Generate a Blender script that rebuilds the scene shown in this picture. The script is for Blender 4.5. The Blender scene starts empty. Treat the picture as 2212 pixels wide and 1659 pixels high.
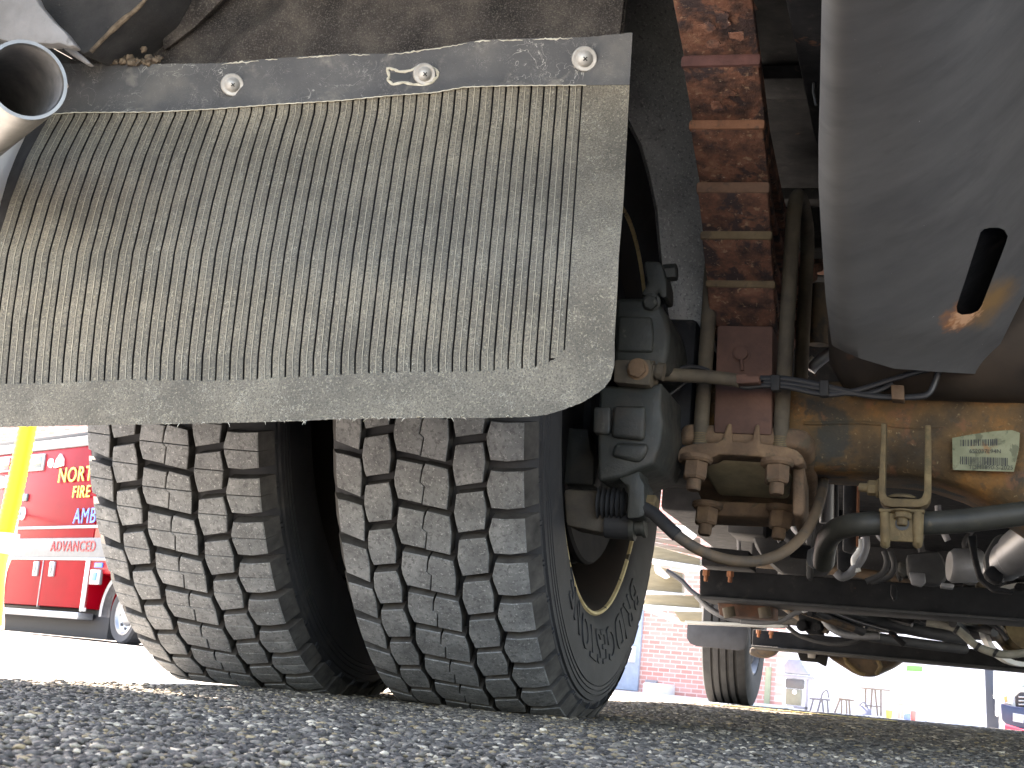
import bpy, bmesh, math, random
import numpy as np
from mathutils import Vector as V, Matrix, noise as mnoise

random.seed(7)
rng = np.random.default_rng(11)
SC = bpy.context.scene
COL = SC.collection
R_ = math.radians

# ------------------------------------------------------------------ camera
CAM_Z = 0.05747
PITCH, ROLL, YAW, FPX = 0.18517, 0.09056, 0.28059, 3322.84     # FPX: focal length for a 2212 px wide picture
_cy, _sy, _cp, _sp = math.cos(YAW), math.sin(YAW), math.cos(PITCH), math.sin(PITCH)
CF = V((-_sy * _cp, _cy * _cp, _sp))
_R = V((_cy, _sy, 0)); _U = _R.cross(CF)
CR = _R * math.cos(ROLL) + _U * math.sin(ROLL)
CU = _U * math.cos(ROLL) - _R * math.sin(ROLL)
CC = V((0, 0, CAM_Z))
cd = bpy.data.cameras.new('camera')
cd.sensor_width = 36.0
cd.lens = FPX / 2212 * 36
cd.clip_start, cd.clip_end = 0.02, 2000
cd.dof.use_dof = True
cd.dof.focus_distance = 1.95
cd.dof.aperture_fstop = 48
cam = bpy.data.objects.new('camera', cd); COL.objects.link(cam)
cam.matrix_world = Matrix(((CR.x, CU.x, -CF.x, 0), (CR.y, CU.y, -CF.y, 0), (CR.z, CU.z, -CF.z, CAM_Z), (0, 0, 0, 1)))
SC.camera = cam

# ------------------------------------------------------------------ sky, sun, exposure
TO_SUN = V((-0.52, 0.38, 0.77)).normalized()
w = bpy.data.worlds.new('World'); SC.world = w; w.use_nodes = True
nt = w.node_tree; nt.nodes.clear()
sky = nt.nodes.new('ShaderNodeTexSky'); sky.sky_type = 'NISHITA'; sky.sun_disc = False
sky.sun_elevation = math.asin(TO_SUN.z)
sky.sun_rotation = math.atan2(TO_SUN.x, TO_SUN.y)
sky.air_density = 1.0; sky.dust_density = 1.5; sky.ozone_density = 1.0
bg = nt.nodes.new('ShaderNodeBackground'); bg.inputs[1].default_value = 0.15
wo = nt.nodes.new('ShaderNodeOutputWorld')
nt.links.new(sky.outputs[0], bg.inputs[0]); nt.links.new(bg.outputs[0], wo.inputs[0])
sl = bpy.data.lights.new('sun', 'SUN'); sl.energy = 5.0; sl.angle = R_(0.53); sl.color = (1.0, 0.955, 0.88)
so = bpy.data.objects.new('sun', sl); COL.objects.link(so)
so.rotation_euler = (-TO_SUN).to_track_quat('-Z', 'Y').to_euler(); so.location = TO_SUN * 60
SC.view_settings.view_transform = 'Standard'
SC.view_settings.look = 'None'
SC.view_settings.exposure = 3.25
SC.view_settings.gamma = 1.0
SC.view_settings.use_white_balance = True      # camera balanced for open shade
SC.view_settings.white_balance_temperature = 7600
SC.view_settings.white_balance_tint = 16
SC.view_settings.use_curve_mapping = False
SC.render.engine = 'CYCLES'
SC.cycles.max_bounces = 8
SC.cycles.diffuse_bounces = 6
SC.cycles.glossy_bounces = 3
SC.cycles.use_denoising = True
SC.cycles.caustics_reflective = False
SC.cycles.caustics_refractive = False
SC.cycles.sample_clamp_indirect = 8.0

# ------------------------------------------------------------------ survey helpers
# points measured on the photograph (2212 px wide) are turned into places in the yard at a known distance
def ray(x, y): return CF + CR * ((x - 1106) / FPX) - CU * ((y - 829.5) / FPX)
def at(x, y, Y):
    d = ray(x, y); return CC + d * (Y / d.y)
def at_x(x, y, X):
    d = ray(x, y); return CC + d * (X / d.x)
def ip(x, tab):
    if x <= tab[0][0]: return tab[0][1]
    for (a, b), (c, d) in zip(tab, tab[1:]):
        if x <= c: return b + (d - b) * (x - a) / (c - a)
    return tab[-1][1]
def sm(x): x = max(0., min(1., x)); return x * x * (3 - 2 * x)

# ------------------------------------------------------------------ mesh builder
class MB:
    def __init__(s): s.v = []; s.f = []; s.m = []
    def add(s, vs, fs, m=0):
        b = len(s.v); s.v += [tuple(p) for p in vs]
        for f in fs: s.f.append([b + i for i in f]); s.m.append(m)
        return s
    def obox(s, c, ax, ay, az, m=0):
        c, ax, ay, az = V(c), V(ax), V(ay), V(az)
        vs = [c + ax * i + ay * j + az * k for k in (-1, 1) for j in (-1, 1) for i in (-1, 1)]
        return s.add(vs, [(0, 2, 3, 1), (4, 5, 7, 6), (0, 1, 5, 4), (2, 6, 7, 3), (0, 4, 6, 2), (1, 3, 7, 5)], m)
    def box(s, lo, hi, m=0):
        lo, hi = V(lo), V(hi); c = (lo + hi) / 2; h = (hi - lo) / 2
        return s.obox(c, (h.x, 0, 0), (0, h.y, 0), (0, 0, h.z), m)
    def prism(s, poly, vec, m=0):
        n = len(poly); vec = V(vec); a = [V(p) for p in poly]; b = [p + vec for p in a]
        fs = [list(range(n))[::-1], list(range(n, 2 * n))] + [(i, (i + 1) % n, n + (i + 1) % n, n + i) for i in range(n)]
        return s.add(a + b, fs, m)
    def loft(s, rings, caps=True, m=0, closed=True):
        n = len(rings[0]); vs = [p for r in rings for p in r]; fs = []
        for k in range(len(rings) - 1):
            for i in range(n if closed else n - 1):
                j = (i + 1) % n; fs.append((k * n + i, k * n + j, (k + 1) * n + j, (k + 1) * n + i))
        if caps: fs += [list(range(n))[::-1], [(len(rings) - 1) * n + i for i in range(n)]]
        return s.add(vs, fs, m)
    def tube(s, pts, r, n=10, caps=True, m=0, smooth=0):
        pts = [V(p) for p in pts]
        if smooth: pts = spline(pts, smooth)
        rs = r if isinstance(r, (list, tuple)) else [r] * len(pts)
        if len(rs) != len(pts): rs = [rs[min(len(rs) - 1, int(i * len(rs) / len(pts)))] for i in range(len(pts))]
        rings = []; up = None
        for i, p in enumerate(pts):
            t = (pts[min(i + 1, len(pts) - 1)] - pts[max(i - 1, 0)]).normalized()
            if up is None: up = V((0, 0, 1)) if abs(t.z) < .9 else V((1, 0, 0))
            a = t.cross(up).normalized(); up = a.cross(t).normalized()
            rings.append([p + (a * math.cos(2 * math.pi * k / n) + up * math.sin(2 * math.pi * k / n)) * rs[i] for k in range(n)])
        return s.loft(rings, caps, m)
    def lathe(s, prof, o, axis, ref, n=48, a0=0., a1=2 * math.pi, m=0, caps=False, fn=None):
        """prof: (along axis, radius); o: a point on the axis"""
        o, axis, ref = V(o), V(axis).normalized(), V(ref).normalized(); t = axis.cross(ref)
        full = abs(a1 - a0) > 6.28; k = n if full else n + 1; vs = []
        for i in range(k):
            a = a0 + (a1 - a0) * i / n
            for (u, r) in prof: vs.append(o + axis * u + (ref * math.cos(a) + t * math.sin(a)) * r)
        L = len(prof); fs = []
        for i in range(n):
            j = (i + 1) % k
            for q in range(L - 1): fs.append((i * L + q, j * L + q, j * L + q + 1, i * L + q + 1))
        if fn: vs = [fn(p) for p in vs]
        s.add(vs, fs, m)
        if caps:
            for q in (0, L - 1): s.f.append([len(s.v) - len(vs) + i * L + q for i in range(k)]); s.m.append(m)
        return s
    def hexnut(s, o, axis, r, h, n=6, m=0, flange=0, bolt=0):
        o, axis = V(o), V(axis).normalized(); ref = axis.orthogonal()
        z = 0
        if flange: s.lathe([(0, 0), (0, r * flange), (h * .16, r * flange), (h * .26, r * flange * .86), (h * .26, 0)], o, axis, ref, 24, m=m); z = h * .2
        s.lathe([(z, 0), (z, r), (h * .9, r), (h, r * .84), (h, 0)], o, axis, ref, n, m=m)
        if bolt: s.lathe([(h * .9, 0), (h * .9, r * .58), (h + bolt * .8, r * .58), (h + bolt, r * .48), (h + bolt, 0)], o, axis, ref, 14, m=m)
        return s
    def hull(s, pts, bev=0.0, m=0, seg=3):
        bm = bmesh.new()
        for p in pts: bm.verts.new(p)
        r = bmesh.ops.convex_hull(bm, input=bm.verts)
        bmesh.ops.delete(bm, geom=[x for x in r['geom_interior'] if isinstance(x, bmesh.types.BMVert)], context='VERTS')
        bmesh.ops.dissolve_limit(bm, angle_limit=R_(4), verts=bm.verts[:], edges=bm.edges[:])
        if bev: bmesh.ops.bevel(bm, geom=bm.edges[:], offset=bev, segments=seg, profile=.5, affect='EDGES', clamp_overlap=True)
        bm.verts.index_update()
        s.add([v.co.copy() for v in bm.verts], [[v.index for v in f.verts] for f in bm.faces], m); bm.free()
        return s
    def cast(s, outl, Y, dep, bev=.004, m=0):
        """outline measured on the photo at distance Y, given its real depth, edges rounded"""
        return s.solid([at(x, y, Y) for x, y in outl], V((0, dep, 0)), bev, m)
    def solid(s, poly, vec, bev=.004, m=0, seg=2):
        t = MB().prism(poly, vec); bm = t.bm()
        bmesh.ops.bevel(bm, geom=bm.edges[:], offset=bev, segments=seg, profile=.5, affect='EDGES', clamp_overlap=True)
        bm.verts.index_update()
        s.add([v.co.copy() for v in bm.verts], [[v.index for v in f.verts] for f in bm.faces], m); bm.free()
        return s
    def rbox(s, lo, hi, bev=.004, m=0):
        t = MB().box(lo, hi); bm = t.bm()
        bmesh.ops.bevel(bm, geom=bm.edges[:], offset=bev, segments=2, profile=.5, affect='EDGES', clamp_overlap=True)
        bm.verts.index_update()
        s.add([v.co.copy() for v in bm.verts], [[v.index for v in f.verts] for f in bm.faces], m); bm.free()
        return s
    def bm(s):
        bm = bmesh.new(); vs = [bm.verts.new(p) for p in s.v]
        for f, m in zip(s.f, s.m):
            try: bm.faces.new([vs[i] for i in f]).material_index = m
            except ValueError: pass
        bm.normal_update(); bmesh.ops.recalc_face_normals(bm, faces=bm.faces[:]); return bm
    def mesh(s, name, mats, smooth=True, ang=38, warp=None):
        me = bpy.data.meshes.new(name); bm = s.bm()
        if warp:
            for v in bm.verts: v.co = warp(v.co)
        bm.to_mesh(me); bm.free()
        for mt in (mats if isinstance(mats, (list, tuple)) else [mats]): me.materials.append(mt)
        if smooth:
            me.polygons.foreach_set('use_smooth', [True] * len(me.polygons))
            me.set_sharp_from_angle(angle=R_(ang))
        return me
    def build(s, name, mats, parent=None, smooth=True, ang=38, warp=None):
        o = bpy.data.objects.new(name, s.mesh(name, mats, smooth, ang, warp)); COL.objects.link(o)
        hang(o, parent); return o

def spline(pts, n):
    out = []
    for i in range(len(pts) - 1):
        p0, p1, p2, p3 = pts[max(i - 1, 0)], pts[i], pts[i + 1], pts[min(i + 2, len(pts) - 1)]
        for k in range(n):
            t = k / n
            out.append(.5 * ((2 * p1) + (p2 - p0) * t + (2 * p0 - 5 * p1 + 4 * p2 - p3) * t * t + (3 * p1 - p0 - 3 * p2 + p3) * t ** 3))
    return out + [pts[-1]]

LOC = {}
def hang(o, parent):
    """children keep world coordinates in their meshes"""
    if parent is None: return
    o.parent = parent
    if parent.name in LOC: o.matrix_parent_inverse = LOC[parent.name].inverted()
def thing(name, label, cat, mw=Matrix(), group=None):
    o = bpy.data.objects.new(name, None); COL.objects.link(o)
    o.matrix_basis = mw; LOC[o.name] = mw.copy(); o.empty_display_size = .1
    return tag(o, label, cat, group)
def tag(o, label=None, cat=None, group=None, kind=None):
    if label: o['label'] = label
    if cat: o['category'] = cat
    if group: o['group'] = group
    if kind: o['kind'] = kind
    return o
def local(name, mb, mats, parent, **k):
    """a part whose mesh is in its thing's own frame"""
    o = bpy.data.objects.new(name, mb.mesh(name, mats, **k)); COL.objects.link(o); o.parent = parent
    return o
def text_mesh(body, size, ext=0.0, bevel=0.0, spacing=1.0, align='CENTER', res=3):
    cu = bpy.data.curves.new('lettering', 'FONT'); cu.body = body; cu.size = size; cu.extrude = ext
    cu.bevel_depth = bevel; cu.space_character = spacing; cu.align_x = align; cu.align_y = 'CENTER'; cu.resolution_u = res
    o = bpy.data.objects.new('lettering', cu); COL.objects.link(o)
    me = bpy.data.meshes.new_from_object(o.evaluated_get(bpy.context.evaluated_depsgraph_get()))
    bpy.data.objects.remove(o); bpy.data.curves.remove(cu)
    return me

# ------------------------------------------------------------------ materials
def mat(name, ramp, scale=12, detail=6, rough=.8, metal=0., spec=.35, bump=0., bscale=60, layers=(), rvar=0., coat=0., stretch=None, attr=None, lines=()):
    """ramp: colours over a noise; layers: (colour, noise scale, from, to, strength); lines: (colour, scale, width, strength) hairline cracks"""
    m = bpy.data.materials.new(name); m.use_nodes = True; t = m.node_tree; N = t.nodes; L = t.links
    b = N['Principled BSDF']
    geo = N.new('ShaderNodeNewGeometry'); pos = geo.outputs['Position']
    if stretch:
        mp = N.new('ShaderNodeMapping'); mp.inputs['Scale'].default_value = stretch; L.new(pos, mp.inputs['Vector']); pos = mp.outputs[0]
    def nz(sc, det=detail, dist=0., off=0.):
        n = N.new('ShaderNodeTexNoise'); n.inputs['Scale'].default_value = sc; n.inputs['Detail'].default_value = det
        n.inputs['Roughness'].default_value = .62; n.inputs['Distortion'].default_value = dist
        if off:
            a = N.new('ShaderNodeVectorMath'); a.operation = 'ADD'; a.inputs[1].default_value = (off, off * 1.7, off * .6); L.new(pos, a.inputs[0]); L.new(a.outputs[0], n.inputs['Vector'])
        else: L.new(pos, n.inputs['Vector'])
        return n.outputs['Fac']
    if attr:
        at_ = N.new('ShaderNodeVertexColor'); at_.layer_name = attr; col = at_.outputs['Color']
        n0 = nz(scale); mx = N.new('ShaderNodeMix'); mx.data_type = 'RGBA'; mx.blend_type = 'MULTIPLY'; mx.inputs[0].default_value = 1
        rp = N.new('ShaderNodeMapRange'); L.new(n0, rp.inputs[0]); rp.inputs[1].default_value = .3; rp.inputs[2].default_value = .7; rp.inputs[3].default_value = .6; rp.inputs[4].default_value = 1.25
        L.new(col, mx.inputs[6]); L.new(rp.outputs[0], mx.inputs[7]); col = mx.outputs[2]
    else:
        cr = N.new('ShaderNodeValToRGB'); e = cr.color_ramp.elements
        while len(e) < len(ramp): e.new(.5)
        for q, (p, c) in zip(e, ramp): q.position = p; q.color = (*c, 1)
        L.new(nz(scale), cr.inputs[0]); col = cr.outputs[0]
    for i, (c, sc, lo, hi, st) in enumerate(layers):
        mr = N.new('ShaderNodeMapRange'); mr.interpolation_type = 'SMOOTHSTEP'; L.new(nz(sc, 5, .3, 3.1 * (i + 1)), mr.inputs[0])
        mr.inputs[1].default_value = lo; mr.inputs[2].default_value = hi; mr.inputs[4].default_value = st
        mx = N.new('ShaderNodeMix'); mx.data_type = 'RGBA'; L.new(mr.outputs[0], mx.inputs[0]); L.new(col, mx.inputs[6]); mx.inputs[7].default_value = (*c, 1); col = mx.outputs[2]
    for i, (c, sc, wd, st) in enumerate(lines):
        sb = N.new('ShaderNodeMath'); sb.operation = 'SUBTRACT'; L.new(nz(sc, 3, 1.2, 7.7 * (i + 1)), sb.inputs[0]); sb.inputs[1].default_value = .5
        ab = N.new('ShaderNodeMath'); ab.operation = 'ABSOLUTE'; L.new(sb.outputs[0], ab.inputs[0])
        mr = N.new('ShaderNodeMapRange'); L.new(ab.outputs[0], mr.inputs[0]); mr.inputs[1].default_value = 0; mr.inputs[2].default_value = wd; mr.inputs[3].default_value = st; mr.inputs[4].default_value = 0
        mk = N.new('ShaderNodeMapRange'); L.new(nz(sc * .33, 4, 0, 13.3 * (i + 1)), mk.inputs[0]); mk.inputs[1].default_value = .5; mk.inputs[2].default_value = .6
        mu = N.new('ShaderNodeMath'); mu.operation = 'MULTIPLY'; L.new(mr.outputs[0], mu.inputs[0]); L.new(mk.outputs[0], mu.inputs[1])
        mx = N.new('ShaderNodeMix'); mx.data_type = 'RGBA'; L.new(mu.outputs[0], mx.inputs[0]); L.new(col, mx.inputs[6]); mx.inputs[7].default_value = (*c, 1); col = mx.outputs[2]
    L.new(col, b.inputs['Base Color'])
    b.inputs['Roughness'].default_value = rough; b.inputs['Metallic'].default_value = metal
    b.inputs['Specular IOR Level'].default_value = spec; b.inputs['Coat Weight'].default_value = coat
    if rvar:
        mr = N.new('ShaderNodeMapRange'); L.new(nz(scale * 2.3, 5, 0, 5.), mr.inputs[0]); mr.inputs[1].default_value = .3; mr.inputs[2].default_value = .7
        mr.inputs[3].default_value = rough - rvar; mr.inputs[4].default_value = min(1, rough + rvar); L.new(mr.outputs[0], b.inputs['Roughness'])
    if bump:
        bp = N.new('ShaderNodeBump'); bp.inputs['Strength'].default_value = min(1, bump); bp.inputs['Distance'].default_value = .0015 * max(1, bump)
        L.new(nz(bscale, 7, .2, 2.), bp.inputs['Height']); L.new(bp.outputs[0], b.inputs['Normal'])
    m['bsdf'] = b.name
    return m
def flat(name, c, rough=.5, metal=0., spec=.5, coat=0., v=.12, scale=9):
    return mat(name, [(.3, tuple(x * (1 - v) for x in c)), (.7, tuple(min(1, x * (1 + v)) for x in c))], scale, 4, rough, metal, spec, coat=coat)

m_flap = mat('dusty_flap_rubber', [(.3, (.074, .067, .053)), (.5, (.117, .105, .082)), (.72, (.178, .158, .120))], 10, 9, .9, bump=.8, bscale=420,
             layers=[((.055, .052, .043), 520, .49, .58, .75), ((.26, .235, .17), 380, .55, .65, .6), ((.6, .56, .45), 700, .67, .72, .6)],
             lines=[((.55, .52, .42), 90, .010, .5)])
m_band = mat('worn_flap_rubber', [(.3, (.04, .04, .042)), (.55, (.072, .071, .069)), (.75, (.12, .113, .10))], 8, 8, .85, bump=.5, bscale=300,
             layers=[((.20, .185, .155), 26, .55, .7, .5), ((.5, .47, .4), 600, .67, .73, .6)],
             lines=[((.5, .48, .42), 26, .008, .6), ((.36, .34, .30), 80, .012, .4)])
m_lip = mat('frayed_edge', [(.3, (.28, .25, .18)), (.7, (.55, .52, .43))], 60, 6, .95, bump=.8, bscale=260)
m_crest = mat('worn_rib_crest', [(.3, (.20, .185, .145)), (.7, (.36, .33, .25))], 60, 6, .95)
m_dark_rub = mat('black_rubber', [(.3, (.010, .010, .011)), (.7, (.022, .022, .023))], 14, 5, .75, bump=.3, bscale=200)
m_groove = mat('dark_groove_rubber', [(.3, (.012, .011, .011)), (.7, (.03, .028, .026))], 30, 5, .9)
m_side = mat('tyre_side_rubber', [(.3, (.017, .017, .019)), (.7, (.033, .033, .035))], 9, 6, .7, spec=.3, bump=.2, bscale=260,
             layers=[((.06, .055, .05), 24, .55, .75, .5)])
m_tread = mat('dusty_tread_rubber', [(.3, (.10, .101, .101)), (.55, (.152, .153, .152)), (.75, (.225, .225, .22))], 26, 8, .92, spec=.2, bump=.8, bscale=480,
              layers=[((.065, .066, .065), 170, .5, .64, .65), ((.34, .338, .325), 300, .58, .68, .7), ((.75, .71, .62), 520, .68, .73, .8)])
m_tside = mat('block_side_rubber', [(.3, (.024, .023, .022)), (.7, (.068, .063, .058))], 40, 6, .85, spec=.2)
m_liner = mat('dirty_wheel_liner', [(.3, (.018, .016, .015)), (.5, (.045, .039, .035)), (.7, (.09, .078, .066))], 14, 9, .95, spec=.15, bump=2.2, bscale=230,
              layers=[((.02, .018, .018), 6, .5, .66, .7), ((.13, .117, .10), 460, .52, .62, .6)])
m_plate = mat('grey_speckled_panel', [(.3, (.13, .13, .13)), (.55, (.20, .20, .198)), (.75, (.28, .276, .27))], 11, 9, .85, spec=.25, bump=.5, bscale=300,
              layers=[((.32, .32, .31), 300, .55, .65, .7), ((.06, .06, .062), 180, .55, .65, .6), ((.6, .58, .54), 200, .68, .72, .7)])
m_spring = mat('rusted_spring_steel', [(.3, (.03, .022, .02)), (.43, (.09, .048, .037)), (.56, (.18, .083, .055)), (.72, (.26, .14, .09))], 32, 10, .9, spec=.25, bump=2.2, bscale=130,
               layers=[((.04, .032, .034), 20, .52, .6, .85), ((.38, .25, .16), 80, .59, .68, .6), ((.6, .5, .4), 240, .66, .72, .6)])
m_spring_end = mat('rusted_leaf_end', [(.3, (.16, .06, .035)), (.6, (.26, .11, .055)), (.8, (.32, .19, .09))], 26, 7, .88, bump=.7, bscale=120)
m_ends = [mat('rusted_leaf_end', [(.3, tuple(x * .6 for x in c)), (.6, c), (.8, tuple(x * 1.35 for x in c))], 30, 8, .88, bump=.8, bscale=130, layers=[((.05, .035, .028), 50, .55, .68, .6)]) for c in ((.095, .042, .036), (.22, .10, .055), (.14, .078, .05), (.135, .095, .053), (.135, .093, .053))]
m_pad = mat('red_oxide_pad', [(.3, (.06, .032, .025)), (.7, (.12, .062, .046))], 16, 8, .85, bump=.5, bscale=140, layers=[((.06, .035, .03), 40, .55, .7, .6)])
m_axle = mat('rusted_axle', [(.30, (.022, .019, .014)), (.43, (.065, .042, .022)), (.55, (.115, .066, .028)), (.70, (.27, .12, .032))], 10, 9, .85, bump=.9, bscale=150,
             layers=[((.030, .032, .028), 10, .56, .64, .85), ((.17, .075, .04), 24, .57, .68, .6), ((.28, .21, .12), 170, .60, .72, .55), ((.05, .042, .03), 60, .56, .66, .5)])
m_brown = mat('brown_rusty_steel', [(.3, (.065, .04, .026)), (.55, (.13, .08, .048)), (.75, (.20, .125, .07))], 24, 8, .88, bump=.8, bscale=170,
              layers=[((.05, .045, .03), 40, .55, .68, .6)])
m_tan = mat('tan_rusty_steel', [(.3, (.06, .042, .022)), (.55, (.125, .088, .043)), (.75, (.18, .135, .068))], 26, 8, .85, bump=.8, bscale=170, layers=[((.06, .05, .025), 34, .55, .68, .7)])
m_boss = mat('olive_rusty_boss', [(.3, (.16, .135, .09)), (.7, (.30, .25, .16))], 22, 8, .85, bump=.8, bscale=170)
m_rod = mat('grimy_rod_steel', [(.3, (.05, .04, .03)), (.7, (.10, .08, .055))], 25, 7, .8, bump=.5, bscale=180)
m_cast = mat('grey_green_casting', [(.3, (.013, .015, .014)), (.7, (.029, .031, .027))], 20, 7, .6, spec=.4, bump=.5, bscale=240, rvar=.12,
             layers=[((.16, .15, .12), 46, .64, .74, .5), ((.04, .032, .025), 14, .5, .66, .6)])
m_black = mat('black_chassis_paint', [(.3, (.007, .0075, .009)), (.7, (.018, .0185, .0205))], 13, 7, .75, spec=.12, bump=.25, bscale=160, rvar=.1,
              layers=[((.055, .05, .046), 34, .57, .74, .4), ((.11, .055, .032), 26, .67, .73, .55)])
m_shield = mat('dull_grey_shield', [(.3, (.068, .069, .071)), (.7, (.10, .10, .10))], 5, 7, .85, metal=0., spec=.2, bump=.15, bscale=120, rvar=.1, stretch=(1, 2.2, 1),
               layers=[((.055, .056, .058), 14, .5, .7, .35), ((.7, .7, .68), 150, .745, .765, .8)])
m_bar = mat('black_green_bar', [(.3, (.016, .0165, .014)), (.7, (.042, .040, .032))], 18, 8, .55, spec=.35, bump=.3, bscale=200, layers=[((.12, .09, .05), 40, .6, .72, .5)])
m_hose = mat('dusty_brake_hose', [(.3, (.05, .037, .026)), (.7, (.13, .085, .05))], 12, 6, .7, layers=[((.03, .03, .03), 16, .5, .6, .7)])
m_wire = flat('black_cable', (.016, .016, .018), .45)
m_steel = mat('stainless_steel', [(.3, (.17, .165, .155)), (.6, (.25, .24, .22)), (.8, (.26, .20, .115))], 12, 3, .48, metal=1., layers=[((.34, .38, .5), 14, .58, .7, .5)], rvar=.08)
m_soot = mat('sooty_pipe_inside', [(.3, (.09, .09, .088)), (.7, (.20, .19, .18))], 26, 6, .85, layers=[((.25, .10, .04), 18, .66, .74, .7)])
m_zinc = mat('zinc_washer', [(.3, (.27, .255, .23)), (.7, (.44, .42, .38))], 70, 5, .45, metal=.25, rvar=.12, layers=[((.35, .2, .1), 90, .62, .72, .5)])
m_rimlip = mat('chipped_gold_rim', [(.3, (.34, .25, .12)), (.6, (.52, .42, .23)), (.8, (.62, .54, .34))], 30, 6, .6, layers=[((.04, .03, .02), 34, .56, .62, .95)])
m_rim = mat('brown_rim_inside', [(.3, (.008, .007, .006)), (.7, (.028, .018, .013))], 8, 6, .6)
m_body_grey = mat('grey_body_trim', [(.3, (.16, .153, .147)), (.7, (.28, .268, .26))], 12, 8, .6, bump=.4, bscale=160, layers=[((.10, .09, .08), 44, .6, .72, .7)])
m_under = mat('undercoated_panel', [(.3, (.018, .018, .019)), (.7, (.05, .048, .046))], 16, 9, .92, bump=.8, bscale=200, layers=[((.10, .092, .08), 200, .64, .74, .6)])
m_mud = mat('caked_mud', [(.3, (.05, .036, .026)), (.7, (.20, .15, .10))], 70, 8, .97, bump=1., bscale=300, layers=[((.5, .46, .38), 240, .68, .74, .7)])
m_label = mat('aged_foil_label', [(.3, (.12, .125, .065)), (.6, (.20, .205, .125)), (.8, (.16, .14, .06))], 26, 8, .5, layers=[((.07, .075, .04), 60, .52, .62, .8), ((.22, .10, .03), 30, .58, .68, .8)])
m_ink = flat('black_print', (.02, .02, .018), .6)
m_alu = mat('galvanised', [(.3, (.14, .14, .145)), (.7, (.27, .27, .28))], 10, 6, .5, metal=.4)
m_conduit = mat('pale_conduit', [(.3, (.16, .155, .13)), (.7, (.28, .27, .23))], 30, 5, .7)
m_tan_step = mat('tan_step_panel', [(.3, (.16, .135, .085)), (.7, (.23, .195, .125))], 10, 5, .6, stretch=(1, 1, 7))
m_wood = mat('weathered_wood', [(.3, (.12, .10, .085)), (.7, (.24, .20, .17))], 9, 6, .85, stretch=(1, 1, 12))
m_white = flat('white_paint', (.78, .78, .77), .4, v=.03)
m_gwhite = flat('off_white_paint', (.62, .62, .6), .5, v=.06)

# ================================================================== GROUND
def zg(x, y): return -.0068 * max(0., y - 9) * max(0., min(1.6, (x + 13) / 10))
m_asph = mat('asphalt', [(.3, (.045, .046, .05)), (.5, (.11, .112, .118)), (.7, (.20, .20, .20))], 90, 6, .85, spec=.3, bump=2.5, bscale=120,
             layers=[((.26, .25, .21), 160, .62, .7, .7), ((.03, .03, .032), 60, .55, .66, .6)])
m_stone = mat('aggregate', [], 300, 4, .75, spec=.22, attr='stone')
xs = [-400, -150, -60, -30, -18, -13, -8, -3, 0, 3, 6, 12, 30, 60, 150, 400]
ys = [-400, -100, -30, -10, -4, 0, 2, 5, 9, 12, 18, 26, 38, 60, 100, 160, 260, 420, 700]
g = MB()
g.add([(x, y, zg(x, y) - .0045) for y in ys for x in xs], [(j * len(xs) + i, j * len(xs) + i + 1, (j + 1) * len(xs) + i + 1, (j + 1) * len(xs) + i) for j in range(len(ys) - 1) for i in range(len(xs) - 1)])
m_yard = mat('pale_bounce_yard', [(.3, (.28, .275, .265)), (.7, (.37, .365, .35))], 1.5, 7, .9, bump=.3, bscale=80)  # pale yard added to bounce sunlight up under the truck
tag(g.build('ground', m_yard, smooth=False), 'pale yard around the truck, added to bounce light under it', None, kind='structure')
ln = MB(); lx = [-.985, -.5, 0, 1.5, 3.5]; ly = [-.3, 2, 5, 9, 11]  # left edge set at the shadow line; paler ground paints the sunlit side
ln.add([(x, y, zg(x, y) - .0005 - .0006) for y in ly for x in lx], [(j * 5 + i, j * 5 + i + 1, (j + 1) * 5 + i + 1, (j + 1) * 5 + i) for j in range(4) for i in range(4)])
tag(ln.build('road', m_asph, smooth=False), 'grey asphalt lane under the truck', None, kind='structure')

def ico(sub):
    bm = bmesh.new(); bmesh.ops.create_icosphere(bm, subdivisions=sub, radius=1.0)
    v = np.array([p.co[:] for p in bm.verts]); f = np.array([[q.index for q in p.verts] for p in bm.faces]); bm.free(); return v, f
def scatter(nx, sub, rad, flatten):
    """nx: stone centres"""
    bv, bf = ico(sub); n = len(nx); k = len(bv)
    r = rad * rng.lognormal(0, .28, (n, 1, 1))
    sc = np.stack([rng.uniform(.75, 1.35, n), rng.uniform(.75, 1.35, n), rng.uniform(.45, .85, n) * flatten], -1)[:, None, :]
    jit = 1 + .20 * rng.standard_normal((n, k, 1))
    p = bv[None] * sc * r * jit
    a = rng.uniform(0, 6.28, n); c, s = np.cos(a)[:, None], np.sin(a)[:, None]
    x = p[..., 0] * c - p[..., 1] * s; y = p[..., 0] * s + p[..., 1] * c
    top = p[..., 2].max(1)
    z = p[..., 2] - top[:, None] + (nx[:, 2] + rng.normal(0, .0011, n))[:, None]
    P = np.stack([x + nx[:, 0][:, None], y + nx[:, 1][:, None], z], -1).reshape(-1, 3)
    Fc = (bf[None] + (np.arange(n) * k)[:, None, None]).reshape(-1, 3)
    base = rng.choice(6, n, p=[.32, .22, .24, .10, .07, .05])
    pal = np.array([(.100, .100, .103), (.155, .155, .153), (.055, .055, .056), (.22, .217, .208), (.27, .235, .165), (.46, .45, .41)])
    cl = pal[base] * np.array([.84, .72, .575]) * rng.uniform(.7, 1.3, (n, 1)); cl = np.repeat(cl, k, 0)
    return P, Fc, cl
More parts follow.
